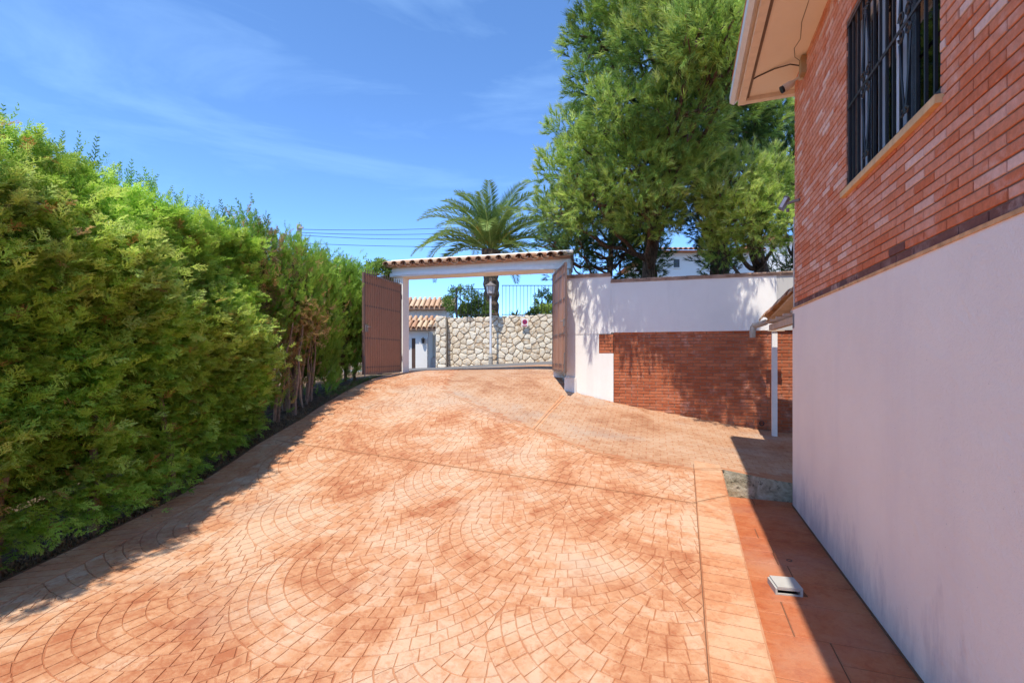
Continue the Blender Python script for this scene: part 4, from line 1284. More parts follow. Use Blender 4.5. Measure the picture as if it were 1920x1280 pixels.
# ================================================================ foliage machinery
def unit(v): return v / np.maximum(np.linalg.norm(v, axis=-1, keepdims=True), 1e-9)
def scatter(templates, P, D, S, tone, rng, up=None, roll=1.0):
    """templates: list of (V, T, tone); P positions, D forward dirs, S scale, tone per instance"""
    P, D, S, tone = np.asarray(P), unit(np.asarray(D)), np.asarray(S), np.asarray(tone)
    n = len(P)
    u = np.tile(np.array((0, 0, 1.0)), (n, 1)) if up is None else np.asarray(up)
    u = u + rng.normal(0, roll, (n, 3))
    z = unit(u - D * (u * D).sum(-1, keepdims=True))
    y = np.cross(z, D)
    Rm = np.stack([D, y, z], -1)
    which = rng.integers(0, len(templates), n)
    VV, TT, TO = [], [], []
    base = 0
    for k, (V, T, t0) in enumerate(templates):
        I = np.nonzero(which == k)[0]
        if not len(I): continue
        W = P[I][:, None, :] + S[I][:, None, None] * np.einsum('nij,vj->nvi', Rm[I], V)
        VV.append(W.reshape(-1, 3))
        TT.append((T[None] + (np.arange(len(I)) * len(V))[:, None, None]).reshape(-1, 3) + base)
        TO.append((tone[I][:, None] + t0[None]).reshape(-1))
        base += len(I) * len(V)
    return np.concatenate(VV), np.concatenate(TT), np.clip(np.concatenate(TO), 0, 1)

def kite(V, T, TN, a, b, w, t0, t1, nrm=None):
    a, b = np.array(a, float), np.array(b, float)
    d = b - a
    s = np.cross(d, (0, 0, 1.0) if nrm is None else nrm); L = np.linalg.norm(s)
    s = s / (L + 1e-9) * w
    i = len(V)
    m = a + d * .4
    V += [a, m + s, b, m - s]; TN += [t0, (t0 + t1) / 2, t1, (t0 + t1) / 2]
    T += [(i, i+1, i+2), (i, i+2, i+3)]
def spray(seed, L=.14, n=5, wide=.66, droop=1.0, w=.0046):
    q = np.random.default_rng(seed)
    V, T, TN = [], [], []
    def bend(p): p = np.array(p, float); p[2] += -droop * p[0] ** 2 + .15 * abs(p[1]); return p
    def leaf(o, e, w_, t0, t1):
        sv = np.cross(e - o, (0, 0, 1.0)); sv = sv / (np.linalg.norm(sv) + 1e-9) * w_
        i0 = len(V); V.extend([bend(o + sv), bend(e), bend(o - sv)]); TN.extend([t0, t1, t0]); T.append((i0, i0+1, i0+2))
    leaf(np.zeros(3), np.array((L * 1.08, 0, 0)), w * .8, -.1, .12)
    for i in range(n):
        t = (i + .4) / n
        for sgn in (-1, 1):
            bl_ = L * wide * (1 - .68 * t) * q.uniform(.7, 1.2)
            an = R(q.uniform(28, 50))
            o = np.array((t * L * .92 + q.uniform(-.008, .008), 0, q.normal(0, .006)))
            e = o + bl_ * np.array((math.cos(an), sgn * math.sin(an), q.normal(0, .16)))
            leaf(o, e, w, -.08, .14)
            for k in range(2):
                oo = o + (e - o) * (.28 + .34 * k)
                for s2 in (-1, 1):
                    a2 = an + s2 * R(q.uniform(24, 42))
                    ee = oo + bl_ * .44 * (1 - .25 * k) * np.array((math.cos(a2), sgn * math.sin(a2), q.normal(0, .25)))
                    leaf(oo, ee, w * .85, -.02, .16)
    return np.array(V), np.array(T), np.array(TN)
def tuft(seed, n=26, L=.15, nl_=.12, w=.005):
    """pine twig end: needles pointing forward round an axis"""
    q = np.random.default_rng(seed)
    V, T, TN = [], [], []
    for i in range(n):
        t = q.uniform(0, 1) ** .8
        a = q.uniform(0, 2 * math.pi); sp = R(q.uniform(18, 58) * (1.1 - .5 * t))
        o = np.array((t * L, 0, 0))
        d = np.array((math.cos(sp), math.sin(sp) * math.cos(a), math.sin(sp) * math.sin(a)))
        e = o + d * nl_ * q.uniform(.7, 1.1)
        s = np.cross(d, q.normal(0, 1, 3)); s = s / (np.linalg.norm(s) + 1e-9) * w
        i0 = len(V); V += [o + s, e, o - s]; TN += [-.08, .12 + .1 * t, -.08]; T.append((i0, i0+1, i0+2))
    return np.array(V), np.array(T), np.array(TN)
def leafy(seed, n=9, L=.16, lw=.028):
    """twig with broad leaves"""
    q = np.random.default_rng(seed)
    V, T, TN = [], [], []
    for i in range(n):
        t = (i + .5) / n; a = i * 2.4
        o = np.array((t * L, 0, 0)); d = np.array((.5, .85 * math.cos(a), .85 * math.sin(a))); d /= np.linalg.norm(d)
        kite(V, T, TN, o, o + d * q.uniform(.06, .1), lw * q.uniform(.6, 1), -.1, .15, nrm=q.normal(0, 1, 3))
    return np.array(V), np.array(T), np.array(TN)
SPR = [spray(i) for i in range(6)]
SPRF = [spray(20 + i, .19, 4, .45, .15, .0065) for i in range(5)]
WISP = [spray(40 + i, .34, 8, .24, -.3, .005) for i in range(4)]
TUF = [tuft(i) for i in range(6)]
LEAF = [leafy(i) for i in range(5)]

def surf_noise(p, seed, f):
    q = np.random.default_rng(seed)
    r_ = np.zeros(len(p))
    for k in range(7):
        d = unit(q.normal(0, 1, 3)) * f * (1 + .45 * k); r_ += np.sin(p @ d + q.uniform(0, 6.28)) / (1 + .35 * k)
    return r_ / 2.6

# ---------------------------------------------------------------- big cypress hedge on the left
hr = np.random.default_rng(21)
def hedge_face_x(y, z, yb0):
    return kerb_x(y) - 0.10 - 0.10 * np.clip((z - 2.6), 0, 2)
def hedge(name, label, Y0, Y1, top, nclump, nfill, mat, tset, seed, clump_tone, low=.12, depth=1.5, outdir=(1, 0, 0), stems=(), lump=.2, dry=.04, face=None, wisps=0, spr=1.0):
    q = np.random.default_rng(seed)
    face = face or (lambda y, z: kerb_x(y) - .14 - .05 * np.clip(np.asarray(z) - 2.2, 0, 2))
    t_ = empty(name, (float(kerb_x((Y0 + Y1) / 2)) - .7, (Y0 + Y1) / 2, gz(kerb_x((Y0 + Y1) / 2) - .7, (Y0 + Y1) / 2)))
    tag(t_, label, "hedge")
    L0 = np.array(t_.location)
    PP, DD, SS, TT = [], [], [], []
    # clumps on the face
    yc = Y0 + (Y1 - Y0) * q.uniform(0, 1, nclump) ** .72; u = q.uniform(0, 1, nclump)
    zb_ = g(kerb_x(yc), yc) + low
    zc = zb_ + (top - zb_) * u
    xc = face(yc, zc)
    c = np.stack([xc, yc, zc], -1)
    prot = lump * (.3 + .7 * u) * surf_noise(c, seed, 3.1) + q.uniform(-.10, .10, nclump)
    c[:, 0] += prot
    for i in range(nclump):
        k = int(q.integers(9, 17)) if u[i] > .35 else int(q.integers(7, 12))
        d0 = np.array(outdir) * q.uniform(.6, 1.0) + np.array((0, q.normal(-.25, .45), .15 + .55 * u[i] + q.normal(0, .18)))
        d0 /= np.linalg.norm(d0)
        rad = q.uniform(.08, .15)
        off = q.normal(0, 1, (k, 3)) * rad * np.array((.9, 1.1, .55))
        PP.append(c[i] + off - d0 * .10); DD.append(d0 + q.normal(0, .36, (k, 3))); SS.append(q.uniform(.8, 1.35, k) * spr)
        tn = clump_tone + .30 * (prot[i] / max(lump, .01)) + .14 * (u[i] - .5) + q.normal(0, .08)  # jutting and higher clumps lighter, hollows darker: shading put into tone
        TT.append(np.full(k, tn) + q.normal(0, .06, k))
    # fill layer behind
    yf = Y0 + (Y1 - Y0) * q.uniform(0, 1, nfill) ** .75; uf = q.uniform(0, 1, nfill)
    zb_ = g(kerb_x(yf), yf) + low * .8
    zf = zb_ + (top - zb_) * uf
    P = np.stack([face(yf, zf) - q.uniform(.0, .30, nfill), yf, zf], -1)
    P[:, 0] += lump * (.3 + .7 * uf) * surf_noise(P, seed, 3.1)
    PP.append(P); DD.append(np.array(outdir) * .8 + np.array((0, 0, .25)) + q.normal(0, .5, (nfill, 3))); SS.append(q.uniform(.8, 1.3, nfill) * spr)
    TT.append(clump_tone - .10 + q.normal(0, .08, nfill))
    # top and near end
    nt_ = int(nfill * .30)
    P = np.stack([0 * (a := q.uniform(Y0, Y1, nt_)) + face(a, a * 0 + top) - q.uniform(0, depth, nt_), a, top + q.normal(0, .06, nt_)], -1)
    P[:, 2] += .13 * surf_noise(P, seed + 5, 2.2)
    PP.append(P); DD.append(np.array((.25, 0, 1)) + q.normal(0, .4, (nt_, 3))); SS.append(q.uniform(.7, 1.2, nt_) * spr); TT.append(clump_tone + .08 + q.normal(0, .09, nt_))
    PP, DD, SS, TT = (np.concatenate(a) for a in (PP, DD, SS, TT))
    TT = np.clip(TT, .2, .88)
    dryp = q.uniform(0, 1, len(TT)) < dry * (1.4 - (PP[:, 2] - .0) / 3.7)
    TT[dryp] = q.uniform(0, .05, dryp.sum())
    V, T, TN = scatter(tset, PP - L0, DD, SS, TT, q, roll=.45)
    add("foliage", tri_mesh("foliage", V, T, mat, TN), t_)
    if wisps:
        yw = q.uniform(Y0, Y1, wisps)
        P = np.stack([face(yw, yw * 0 + top) - q.uniform(0, .5, wisps), yw, top + .04 + q.uniform(0, .08, wisps)], -1)
        V, T, TN = scatter(WISP, P - L0, np.array((.1, 0, 1)) + q.normal(0, .28, (wisps, 3)), q.uniform(.6, 1.15, wisps), q.uniform(.3, .55, wisps), q, roll=1)
        add("top_shoots", tri_mesh("top_shoots", V, T, mat, TN), t_)
    # twiggy brown heart so that the sky does not show through
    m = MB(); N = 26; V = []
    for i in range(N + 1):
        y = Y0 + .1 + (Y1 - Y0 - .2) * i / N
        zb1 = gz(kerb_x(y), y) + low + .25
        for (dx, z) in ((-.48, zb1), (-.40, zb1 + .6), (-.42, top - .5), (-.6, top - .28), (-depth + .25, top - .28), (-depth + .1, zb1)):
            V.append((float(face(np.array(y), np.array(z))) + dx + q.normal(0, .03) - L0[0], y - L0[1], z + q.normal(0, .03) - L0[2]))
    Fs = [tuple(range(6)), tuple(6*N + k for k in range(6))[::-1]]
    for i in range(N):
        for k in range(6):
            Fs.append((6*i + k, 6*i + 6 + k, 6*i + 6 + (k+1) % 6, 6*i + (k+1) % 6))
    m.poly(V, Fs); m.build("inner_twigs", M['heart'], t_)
    for (sy, dx, lean, rad) in stems:
        x0 = float(kerb_x(sy)) + dx; z0 = gz(x0, sy) - .1
        m = MB()
        pts = [(x0 - L0[0], sy - L0[1], z0 - L0[2])]
        for k in range(1, 7):
            pts.append((x0 + lean * k / 6 + q.normal(0, .02) - L0[0], sy + q.normal(0, .03) - L0[1], z0 + k * .22 - L0[2]))
        m.tube(pts, [rad * (1 - .08 * k) for k in range(7)], 7); m.build("stem", M['twig'], t_)
    return t_
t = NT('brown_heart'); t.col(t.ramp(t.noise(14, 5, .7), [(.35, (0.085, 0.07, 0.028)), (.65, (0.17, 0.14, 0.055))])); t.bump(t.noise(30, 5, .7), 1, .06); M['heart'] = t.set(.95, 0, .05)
hedge("cypress_hedge", "tall dense green cypress hedge along the left edge of the driveway", 1.5, 7.35, 3.42, 1400, 8000, M['hedge'], SPR, 31, .66,
      stems=[(y_, -.28 + .1 * math.sin(y_ * 7), -.05, .05) for y_ in (3.0, 3.9, 4.7, 5.6, 6.2, 6.7, 7.1)], lump=.27, wisps=190, spr=1.04)

# ---------------------------------------------------------------- thinner conifers near the gate
def conifer(name, label, c, rx, ry, z0, z1, ncl, mat, tset, seed, tone, stems=3, dry=.05, dens=1.0, cat="conifer", top_round=.8, heart=True, group=None, stem_r=.045):
    q = np.random.default_rng(seed)
    cx, cy = c
    zg = gz(cx, cy)
    t_ = empty(name, (cx, cy, zg)); tag(t_, label, cat, group)
    PP, DD, SS, TT = [], [], [], []
    for i in range(ncl):
        a = q.uniform(0, 2 * math.pi); u = q.uniform(0, 1)
        w = (1 - max(0, (u - .72) / .28) ** 2 * top_round) * (.82 + .18 * min(1, u * 4))
        nr = np.array((math.cos(a), math.sin(a), 0))
        p = np.array((cx + rx * w * nr[0], cy + ry * w * nr[1], z0 + (z1 - z0) * u))
        pn = surf_noise(p[None], seed, 3.5)[0]
        p = p + nr * (.07 * pn + q.normal(0, .04))
        k = int(q.integers(9, 15))
        d0 = nr * .45 + np.array((0, 0, .9)) + q.normal(0, .15, 3)
        off = q.normal(0, 1, (k, 3)) * np.array((.09, .09, .14))
        PP.append(p + off); DD.append(d0 + q.normal(0, .28, (k, 3))); SS.append(q.uniform(.7, 1.15, k) * dens)
        TT.append(np.full(k, tone + .16 * pn + q.normal(0, .06)) + q.normal(0, .05, k))
    PP, DD, SS, TT = (np.concatenate(a) for a in (PP, DD, SS, TT))
    TT = np.clip(TT, .22, .8); dp = q.uniform(0, 1, len(TT)) < dry; TT[dp] = q.uniform(0, .1, dp.sum())
    L0 = np.array((cx, cy, zg))
    V, T, TN = scatter(tset, PP - L0, DD, SS, TT, q, roll=.8)
    add("crown", tri_mesh("crown", V, T, mat, TN), t_)
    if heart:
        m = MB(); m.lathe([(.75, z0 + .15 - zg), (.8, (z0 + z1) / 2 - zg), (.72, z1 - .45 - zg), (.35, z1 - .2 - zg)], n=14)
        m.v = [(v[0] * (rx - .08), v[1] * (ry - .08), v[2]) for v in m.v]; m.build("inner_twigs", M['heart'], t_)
    for k in range(stems):
        a = q.uniform(0, 6.28); r_ = q.uniform(.05, .75)
        x0, y0_ = cx + rx * r_ * math.cos(a), cy + ry * r_ * math.sin(a)
        m = MB(); pts = [(x0 - cx + q.normal(0, .02) * j, y0_ - cy + q.normal(0, .02) * j, -.1 + j * (z0 - zg + .6) / 5) for j in range(6)]
        m.tube(pts, [stem_r * (1 - .09 * j) for j in range(6)], 7); m.build("trunk", M['twig'], t_)
    return t_
conifer("cypress_shrub", "thin cypress with bare pinkish branches beside the tall hedge", (-4.42, 7.85), .48, .48, .85, 3.80, 210, M['thuja'], SPRF, 51, .5, 5, .16)
conifer("cypress_shrub", "half-dead cypress, green on top above a brown hollow", (-4.28, 8.85), .56, .60, 2.15, 3.72, 190, M['thuja'], SPRF, 52, .5, 7, .12)
conifer("cypress_shrub", "smooth dense green cypress column beside the hollow brown one", (-4.25, 9.85), .55, .55, 1.05, 3.70, 330, M['thuja'], SPRF, 53, .56, 3, .03)
conifer("cypress_shrub", "smooth green cypress column next to the open gate leaf", (-4.18, 10.85), .55, .6, 1.25, 3.80, 330, M['thuja'], SPRF, 54, .55, 3, .03)
conifer("cypress_shrub", "last green cypress column tucked behind the open gate leaf", (-3.92, 11.6), .42, .5, 1.3, 3.75, 190, M['thuja'], SPRF, 56, .55, 2, .03)
conifer("cypress_shrub", "dark green conifer behind the hollow brown cypress", (-5.3, 8.4), .7, 1.2, 1.0, 3.6, 120, M['thuja'], SPRF, 55, .38, 2, .05)
# brown dead limbs and bare stems in the hollow
dd = empty("dead_cypress", (-4.0, 8.75, gz(-4.0, 8.75))); tag(dd, "bare brown dead cypress stems with a tuft of dry twigs", "shrub")
q = np.random.default_rng(61)
L0 = np.array(dd.location)
for k in range(11):
    x0 = -4.08 + q.normal(0, .14); y0_ = 8.6 + q.uniform(-.75, .75)
    zg = gz(x0, y0_); hgt = q.uniform(1.1, 1.9)
    m = MB(); pts = []
    lx_, ly_ = q.normal(.1, .12), q.normal(.0, .15)
    for j in range(7):
        pts.append((x0 + lx_ * (j / 6) ** 1.5 + q.normal(0, .015) - L0[0], y0_ + ly_ * j / 6 + q.normal(0, .015) - L0[1], zg - .05 + hgt * j / 6 - L0[2]))
    m.tube(pts, [q.uniform(.016, .04) * (1 - .1 * j) for j in range(7)], 6); m.build("stem", M['dead'] if k % 2 else M['twig'], dd)
nP = 300
P = np.array((-3.78, 8.75, 2.30)) + q.normal(0, 1, (nP, 3)) * np.array((.16, .24, .20))
P2 = np.array((-4.05, 8.7, 1.7)) + q.normal(0, 1, (260, 3)) * np.array((.13, .40, .35))
P3 = np.array((-4.12, 7.9, 2.85)) + q.normal(0, 1, (150, 3)) * np.array((.06, .16, .40))
P = np.concatenate([P, P2, P3]); nP = len(P)
V, T, TN = scatter(SPRF, P - L0, np.array((.4, -.2, .3)) + q.normal(0, .8, (nP, 3)), q.uniform(.6, 1.2, nP), q.uniform(0, .14, nP), q, roll=1)
add("dry_twigs", tri_mesh("dry_twigs", V, T, M['thuja'], TN), dd)
# litter and weeds along the kerb
lit = np.random.default_rng(71)
n = 2600
yl = lit.uniform(2.5, 12.2, n) ** 1.0
xl = kerb_x(yl) - np.abs(lit.normal(0, .22, n)) - .01
P = np.stack([xl, yl, g(xl, yl) - .075], -1)
tn = lit.uniform(0, .55, n); wd = (yl > 9.6) & (lit.uniform(0, 1, n) < .7); tn[wd] = lit.uniform(.7, 1, wd.sum())
S_ = lit.uniform(.3, .7, n)
V, T, TN = scatter([leafy(90 + i, 7, .12, .012) for i in range(4)], P, np.stack([lit.normal(0, .7, n), lit.normal(0, .7, n), lit.uniform(.1, .9, n)], -1), S_, tn, lit)
nd = 170
yd = lit.uniform(2.2, 12, nd); xd = kerb_x(yd) + np.abs(lit.normal(0, .35, nd)) + .03
Pd = np.stack([xd, yd, g(xd, yd) + .012], -1)
Vd, Td, TNd = scatter([leafy(95, 3, .05, .010)], Pd, np.stack([lit.normal(0, 1, nd), lit.normal(0, 1, nd), np.full(nd, .05)], -1), lit.uniform(.25, .5, nd), lit.uniform(0, .5, nd), lit)
T = np.concatenate([T, Td + len(V)]); V = np.concatenate([V, Vd]); TN = np.concatenate([TN, TNd])
tag(add("ground_litter", tri_mesh("ground_litter", V, T, M['litter'], TN)), "dry litter and weeds under the hedge along the kerb", "litter", kind="stuff")
# leafy climber above the left leaf
def shrub(name, label, c, r, n, tset, mat, tone, seed, sc_=1.0, cat="shrub", stem_z=None):
    q = np.random.default_rng(seed); c = np.array(c, float); r = np.array(r, float)
    z0 = stem_z if stem_z is not None else gz(c[0], c[1])
    t_ = empty(name, (c[0], c[1], z0)); tag(t_, label, cat); L0 = np.array((c[0], c[1], z0))
    d = unit(q.normal(0, 1, (n, 3))); rad = q.uniform(.35, 1, n) ** .5
    rad *= 1 + .22 * surf_noise(d, seed, 3.0)
    P = c + d * rad[:, None] * r
    V, T, TN = scatter(tset, P - L0, d + np.array((0, 0, .5)) + q.normal(0, .5, (n, 3)), q.uniform(.7, 1.3, n) * sc_, np.clip(tone + q.normal(0, .13, n), 0, 1), q)
    add("leaves", tri_mesh("leaves", V, T, mat, TN), t_)
    for k in range(4):
        e = c + unit(q.normal(0, 1, 3)) * r * .5 - L0
        m = MB(); m.tube([(q.normal(0, .04), q.normal(0, .04), -.05), (e[0] * .4, e[1] * .4, e[2] * .5), tuple(e)], [.03, .022, .01], 6); m.build("stem", M['twig'], t_)
    return t_
shrub("climber", "leafy green climber spilling over behind the left gate leaf", at(713, 512, 12.7), (.34, .3, .24), 260, LEAF, M['shrub'], .55, 81)
shrub("shrub", "airy shrub on the stone wall left of the street lamp", at(866, 567, 17.8), (.80, .7, .55), 380, LEAF, M['shrub'], .4, 82, .9, stem_z=2.3)
shrub("shrub", "dark low bush on the stone wall behind the street lamp", at(890, 586, 17.6), (.62, .4, .30), 420, LEAF, M['shrub'], .22, 83, stem_z=2.3)
shrub("shrub", "small grey-green tree on the stone wall near the right gate leaf", at(1020, 566, 18.4), (.30, .3, .45), 160, LEAF, M['shrub'], .35, 84, stem_z=2.3)
shrub("shrub", "bright green low bush at the right end of the stone wall", at(1022, 586, 17.7), (.5, .3, .18), 260, LEAF, M['shrub'], .7, 85, stem_z=2.3)
for k, (px, s) in enumerate(((966, 1.0), (990, .85), (1003, 1.05))):
    p = at(px, 592, 17.5); ag = empty("agave", (p.x, p.y, 2.95))
    tag(ag, ["left", "middle", "right"][k] + "most of the three spiky rosettes on the stone wall" if k != 1 else "middle of the three spiky rosettes on the stone wall", "agave", "spiky rosettes on the stone wall")
    q = random.Random(k + 3)
    for j in range(18):
        a = j * 2.4; e = R(q.uniform(15, 75)); L_ = q.uniform(.38, .55) * s
        d = Vector((math.cos(a) * math.cos(e), math.sin(a) * math.cos(e), math.sin(e))); sd = Vector((-math.sin(a), math.cos(a), 0)) * .035
        tip = d * L_; mid = d * L_ * .5 + Vector((0, 0, .03))
        m = MB(); m.poly([sd * .7, -sd * .7, mid - sd, mid + sd, tip, mid - Vector((0, 0, .015)), -Vector((0, 0, .01))], [(0, 1, 2, 3), (3, 2, 4), (1, 0, 6), (0, 3, 5, 6), (1, 6, 5, 2), (3, 4, 5), (2, 5, 4)], q.random()); m.build("leaf", M['agave'], ag)

# ---------------------------------------------------------------- palm
pp = at(921, 590, 18.6); PZ = at(921, 470, 18.6).z
palm = empty("palm_tree", (pp.x, pp.y, 2.2)); tag(palm, "date palm with arching fronds behind the gateway lintel", "palm tree")
m = MB(); zs = np.linspace(0, PZ - 2.2, 26)
pr = [(.30 + .03 * math.sin(i * 2.1) + (.06 if i > 22 else 0)) for i in range(26)]
m.tube([(.02 * math.sin(i), 0, z) for i, z in enumerate(zs)], pr, 14); m.build("trunk", M['palm_bark'], palm)
q = np.random.default_rng(91)
def frond(L, e0, droop, seed):
    q = np.random.default_rng(seed)
    pts = []; p = np.zeros(3); e = e0
    N = 22
    for i in range(N + 1):
        pts.append(p.copy()); p = p + np.array((math.cos(e), 0, math.sin(e))) * L / N; e -= droop / N * (0.4 + 1.3 * i / N)
    pts = np.array(pts)
    V, T, TN = [], [], []
    for i in range(N):
        a, b = pts[i], pts[i+1]; w = .028 * (1 - .8 * i / N)
        i0 = len(V); s = np.array((0, w, 0)); V += [a + s, a - s, b - s, b + s]; TN += [.85] * 4; T += [(i0, i0+1, i0+2), (i0, i0+2, i0+3)]
        up = np.array((0, 0, w)); i0 = len(V); V += [a + up, a - up, b - up, b + up]; TN += [.85] * 4; T += [(i0, i0+1, i0+2), (i0, i0+2, i0+3)]
    M_ = 62
    for k in range(M_):
        t = .1 + .9 * (k + .5) / M_
        f = t * N; i = min(int(f), N - 1); o = pts[i] + (pts[i+1] - pts[i]) * (f - i); tg = unit(pts[i+1] - pts[i])
        ll = .50 * math.sin(math.pi * min(1, .16 + .84 * t) ** .8) ** .6 * q.uniform(.85, 1.1) + .1
        nup = np.cross(np.array((0, 1.0, 0)), tg) * -1
        for s in (-1, 1):
            d = unit(tg * .75 + np.array((0, s, 0)) * .75 + nup * q.uniform(.15, .55))
            e_ = o + d * ll; e_[2] -= .12 * ll
            sv = unit(np.cross(d, nup)) * .016
            i0 = len(V); mid = o + d * ll * .4
            V += [o, mid + sv, e_, mid - sv]; tt = q.uniform(.2, .65); TN += [tt] * 4; T += [(i0, i0+1, i0+2), (i0, i0+2, i0+3)]
    return np.array(V), np.array(T), np.array(TN)
nf = 46
for k in range(nf):
    a = k * 2.39996 + q.normal(0, .15); u = k / (nf - 1)
    e0 = R(86 - 70 * u + q.normal(0, 5)); dr = R(78 + 14 * u + q.normal(0, 12))
    V, T, TN = frond(q.uniform(3.2, 3.8) * (1 - .22 * (1 - u)), e0, dr, 200 + k)
    add("frond", tri_mesh("frond", V, T, M['palm'], TN), palm, (.12 * math.cos(a), .12 * math.sin(a), PZ - 2.2 + .1 - .15 * u), (0, 0, a))
for k in range(9):
    a = R(-90) + q.normal(0, .9); e = R(q.uniform(25, 60)); L_ = q.uniform(.7, 1.1)
    d = np.array((math.cos(a) * math.cos(e), math.sin(a) * math.cos(e), math.sin(e))); base_p = np.array((0, 0, PZ - 2.2 + .1))
    m = MB(); m.tube([tuple(base_p), tuple(base_p + d * L_ * .6), tuple(base_p + d * L_)], .02, 6)
    for j in range(40):
        s0 = base_p + d * L_ * q.uniform(.55, 1); e2 = s0 + d * .16 + q.normal(0, .07, 3); e2[2] -= .1
        m.tube([tuple(s0), tuple(e2)], .012, 4)
    m.build("date_cluster", M['date'], palm)

# ---------------------------------------------------------------- pines
def limb(m, A, B, r0, r1, sag=0.0, n=6, q=None):
    A, B = Vector(A), Vector(B); pts = []; rad = []
    for i in range(n + 1):
        t = i / n; p = A.lerp(B, t); p.z += sag * math.sin(math.pi * t)
        if q is not None and 0 < i < n: p += Vector(q.normal(0, .04, 3))
        pts.append(p); rad.append(r0 + (r1 - r0) * t)
    m.tube(pts, rad, 8)
def pine(name, label, base_, top, rad0, clumps, mat, tset, seed, tone, dens=62, sc_=1.0, cat="pine tree", upb=.45, fork=.35, trunk_mat=None, rad1=None, heart=None):
    """clumps: (centre xyz, radius xyz) of needle masses carried by limbs"""
    q = np.random.default_rng(seed)
    base_, top = Vector(base_), Vector(top)
    t_ = empty(name, base_); tag(t_, label, cat)
    m = MB(); n = 12; pts = []
    for i in range(n + 1):
        t = i / n; p = (top - base_) * t
        if 0 < i: p = p + Vector((q.normal(0, .05), q.normal(0, .05), 0))
        pts.append(p)
    r1_ = rad1 if rad1 else rad0 * .3
    m.tube(pts, [rad0 * (1.25 if i == 0 else 1) + (r1_ - rad0) * (i / n) for i in range(n + 1)], 12); m.build("trunk", trunk_mat or M['bark'], t_)
    lm = MB()
    PP, DD, SS, TT = [], [], [], []
    for (c, r) in clumps:
        c = np.array(c, float); r = np.array(r, float)
        h = max(.15, min(.95, (c[2] - base_.z - .6 * r[2]) / (top.z - base_.z) * .85))
        A = (top - base_) * h
        limb(lm, A, Vector(c) - base_, rad0 * .32, .02, -.25, 6, q)
        for _ in range(5):
            e = c + unit(q.normal(0, 1, 3)) * r * .85
            limb(lm, Vector(c) - base_ + (A - (Vector(c) - base_)) * q.uniform(0, .25), Vector(e) - base_, .028, .008, 0, 4, q)
        area = 4 * math.pi * ((r[0]*r[1]) ** 1.6 / 3 + (r[0]*r[2]) ** 1.6 / 3 + (r[1]*r[2]) ** 1.6 / 3) ** (1 / 1.6)
        k = int(area * dens)
        d = unit(q.normal(0, 1, (k, 3)))
        lump = 1 + .26 * surf_noise(d * 1.0 + c, seed, 3.6)
        shell = np.where(q.uniform(0, 1, k) < .72, q.uniform(.82, 1.05, k), q.uniform(.35, .85, k)) * lump
        P = c + d * r * shell[:, None]
        keepm = (d[:, 2] > -.75) | (q.uniform(0, 1, k) < .4)
        P, d, lump = P[keepm], d[keepm], lump[keepm]
        PP.append(P); DD.append(d * .8 + np.array((0, 0, upb)) + q.normal(0, .32, P.shape)); SS.append(q.uniform(.8, 1.35, len(P)) * sc_)
        TT.append(tone + .26 * (lump - 1) / .26 + .16 * d[:, 2] + q.normal(0, .09, len(P)))  # lighter on tops and lumps, darker below: light and shade put into tone
    lm.build("branches", trunk_mat or M['bark'], t_)
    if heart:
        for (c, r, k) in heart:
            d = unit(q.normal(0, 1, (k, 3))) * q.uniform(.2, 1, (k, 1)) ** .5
            PP.append(np.array(c) + d * np.array(r)); DD.append(d + q.normal(0, .6, (k, 3))); SS.append(q.uniform(1.3, 2.0, k)); TT.append(q.uniform(.05, .28, k))  # low tones paint the shade inside the crown
    PP, DD, SS, TT = (np.concatenate(a) for a in (PP, DD, SS, TT))
    L0 = np.array(base_)
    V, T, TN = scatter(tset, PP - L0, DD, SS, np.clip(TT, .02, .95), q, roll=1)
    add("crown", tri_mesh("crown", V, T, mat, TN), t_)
    return t_
def cl(px, py, Y, rpx, ry=None, fz=.85):
    p = at(px, py, Y); r = rpx / F * Y
    return ((p.x, p.y, p.z), (r * .86, (ry if ry else r * .85) * .86, r * fz * .86))
big = [cl(1235, 95, 8.6, 105), cl(1165, 215, 8.9, 85), cl(1285, 210, 8.4, 100), cl(1330, 90, 8.6, 90), cl(1120, 70, 9.8, 70), cl(1110, 165, 10.0, 60),
       cl(1180, 20, 9.4, 90), cl(1290, -20, 8.8, 100), cl(1200, 310, 9.2, 100), cl(1120, 285, 9.6, 75), cl(1060, 325, 10.0, 60), cl(1065, 245, 10.4, 45),
       cl(1270, 320, 9.2, 75), cl(1120, 380, 9.8, 80), cl(1215, 395, 9.6, 75), cl(1050, 395, 10.4, 55), cl(1360, 180, 9.4, 80), cl(1390, 60, 9.6, 90),
       cl(1400, 215, 10.5, 70), cl(1465, 225, 11.0, 60), cl(1250, -120, 8.2, 130), cl(1150, -90, 9.4, 110),
       cl(1300, -240, 9.0, 140), cl(1430, -60, 10.5, 90), cl(1500, 60, 11, 90), cl(1320, 0, 7.6, 80), cl(1250, -60, 7.6, 90), cl(1300, 90, 7.8, 70), cl(1372, 50, 7.1, 62), cl(1312, 55, 7.2, 66), cl(1396, 105, 7.4, 52), cl(1345, 130, 7.6, 50)]
pine("pine_tree", "tall leaning pine with a huge bright crown above the boundary wall", (3.3, 11.9, 1.2), (3.6, 10.4, 11.5), .19, big, M['pine'], TUF, 101, .66, dens=80, sc_=1.0, heart=[(tuple(at(1230, 120, 10.8)), (2.0, .9, 2.6), 1300), (tuple(at(1200, 320, 11.0)), (1.9, .9, 1.5), 1000), (tuple(at(1360, 150, 10.8)), (1.4, .9, 2.2), 800)])
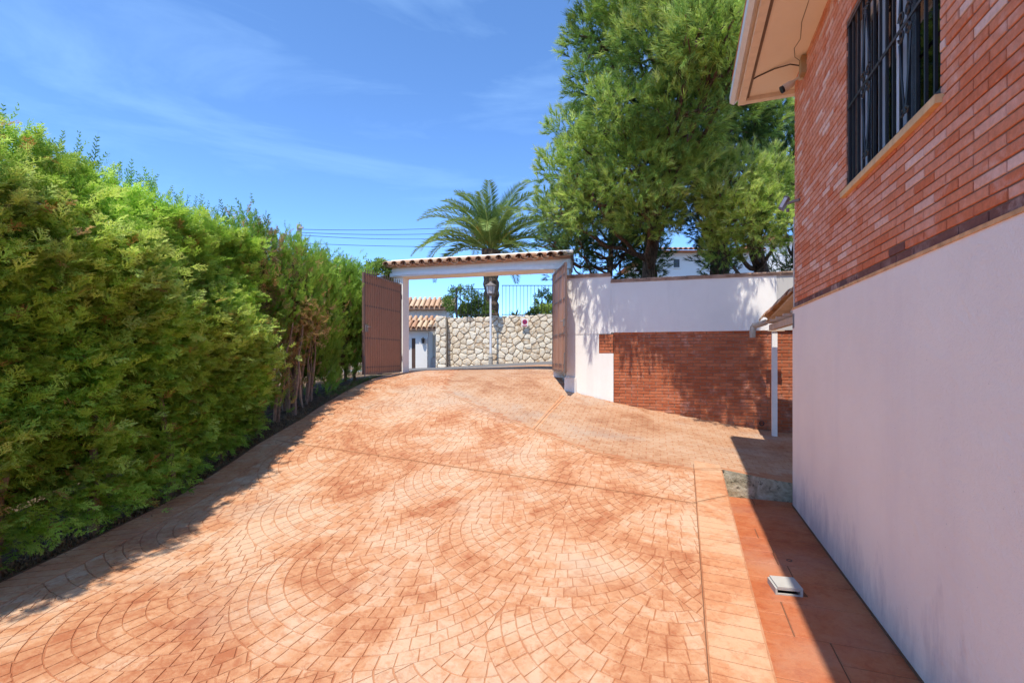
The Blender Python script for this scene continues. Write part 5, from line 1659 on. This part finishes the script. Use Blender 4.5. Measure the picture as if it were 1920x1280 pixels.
small_c = [cl(1385, 330, 9.4, 60), cl(1440, 350, 9.5, 58), cl(1350, 365, 9.2, 48), cl(1410, 400, 9.4, 70), cl(1460, 420, 9.8, 55), cl(1365, 420, 9.6, 52), cl(1425, 450, 9.9, 45), cl(1345, 300, 9.4, 30), cl(1450, 310, 9.6, 34), cl(1355, 470, 10.2, 40)]
pine("pine_tree", "smaller bright pine with a thick trunk beside the brick house", (5.75, 11.1, 1.2), (5.55, 10.6, 5.9), .20, small_c, M['pine'], TUF, 102, .80, dens=110, sc_=.9, rad1=.12)
def col_clumps(px, Y, py0, py1, rpx, n, q):
    return [cl(px + q.uniform(-.5, .5) * rpx, py0 + (py1 - py0) * (i + .5) / n, Y + q.uniform(-.4, .4), rpx * q.uniform(.7, 1.1), fz=1.1) for i in range(n)]
q4 = random.Random(5)
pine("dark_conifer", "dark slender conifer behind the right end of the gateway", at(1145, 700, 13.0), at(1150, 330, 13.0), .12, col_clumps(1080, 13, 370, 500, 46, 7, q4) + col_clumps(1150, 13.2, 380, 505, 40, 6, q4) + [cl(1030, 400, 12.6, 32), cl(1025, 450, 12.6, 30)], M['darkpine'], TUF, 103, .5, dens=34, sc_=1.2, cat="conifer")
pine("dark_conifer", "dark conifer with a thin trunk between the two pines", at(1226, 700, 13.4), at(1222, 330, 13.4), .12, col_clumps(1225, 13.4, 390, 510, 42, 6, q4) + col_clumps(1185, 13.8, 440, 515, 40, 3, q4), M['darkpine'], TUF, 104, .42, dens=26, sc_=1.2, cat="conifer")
pine("cypress_and_pine_shade", "very dark cypress trunk left of the smaller pine, plus clumps coloured as shaded pine", at(1342, 700, 12.2), at(1342, 300, 12.2), .26, col_clumps(1342, 12.2, 350, 520, 30, 6, q4) + [cl(1320, 300, 12.0, 60), cl(1300, 370, 12.2, 50), cl(1385, 290, 12.0, 60), cl(1330, 420, 12.4, 45)], M['darkpine'], TUF, 105, .2, dens=60, sc_=1.1, cat="conifer", rad1=.2)  # extra dark-coloured clumps stand in for the big pine's shaded boughs
pine("dark_conifer", "dark trunk and foliage close to the brick house corner", at(1497, 700, 12.4), at(1492, 250, 12.4), .13, col_clumps(1475, 12.4, 240, 420, 62, 7, q4) + [cl(1475, 505, 12.6, 34), cl(1500, 500, 12.8, 30)], M['darkpine'], TUF, 106, .4, dens=40, sc_=1.2, cat="conifer")  # dark foliage colour also puts in the shade on the pine's lower boughs
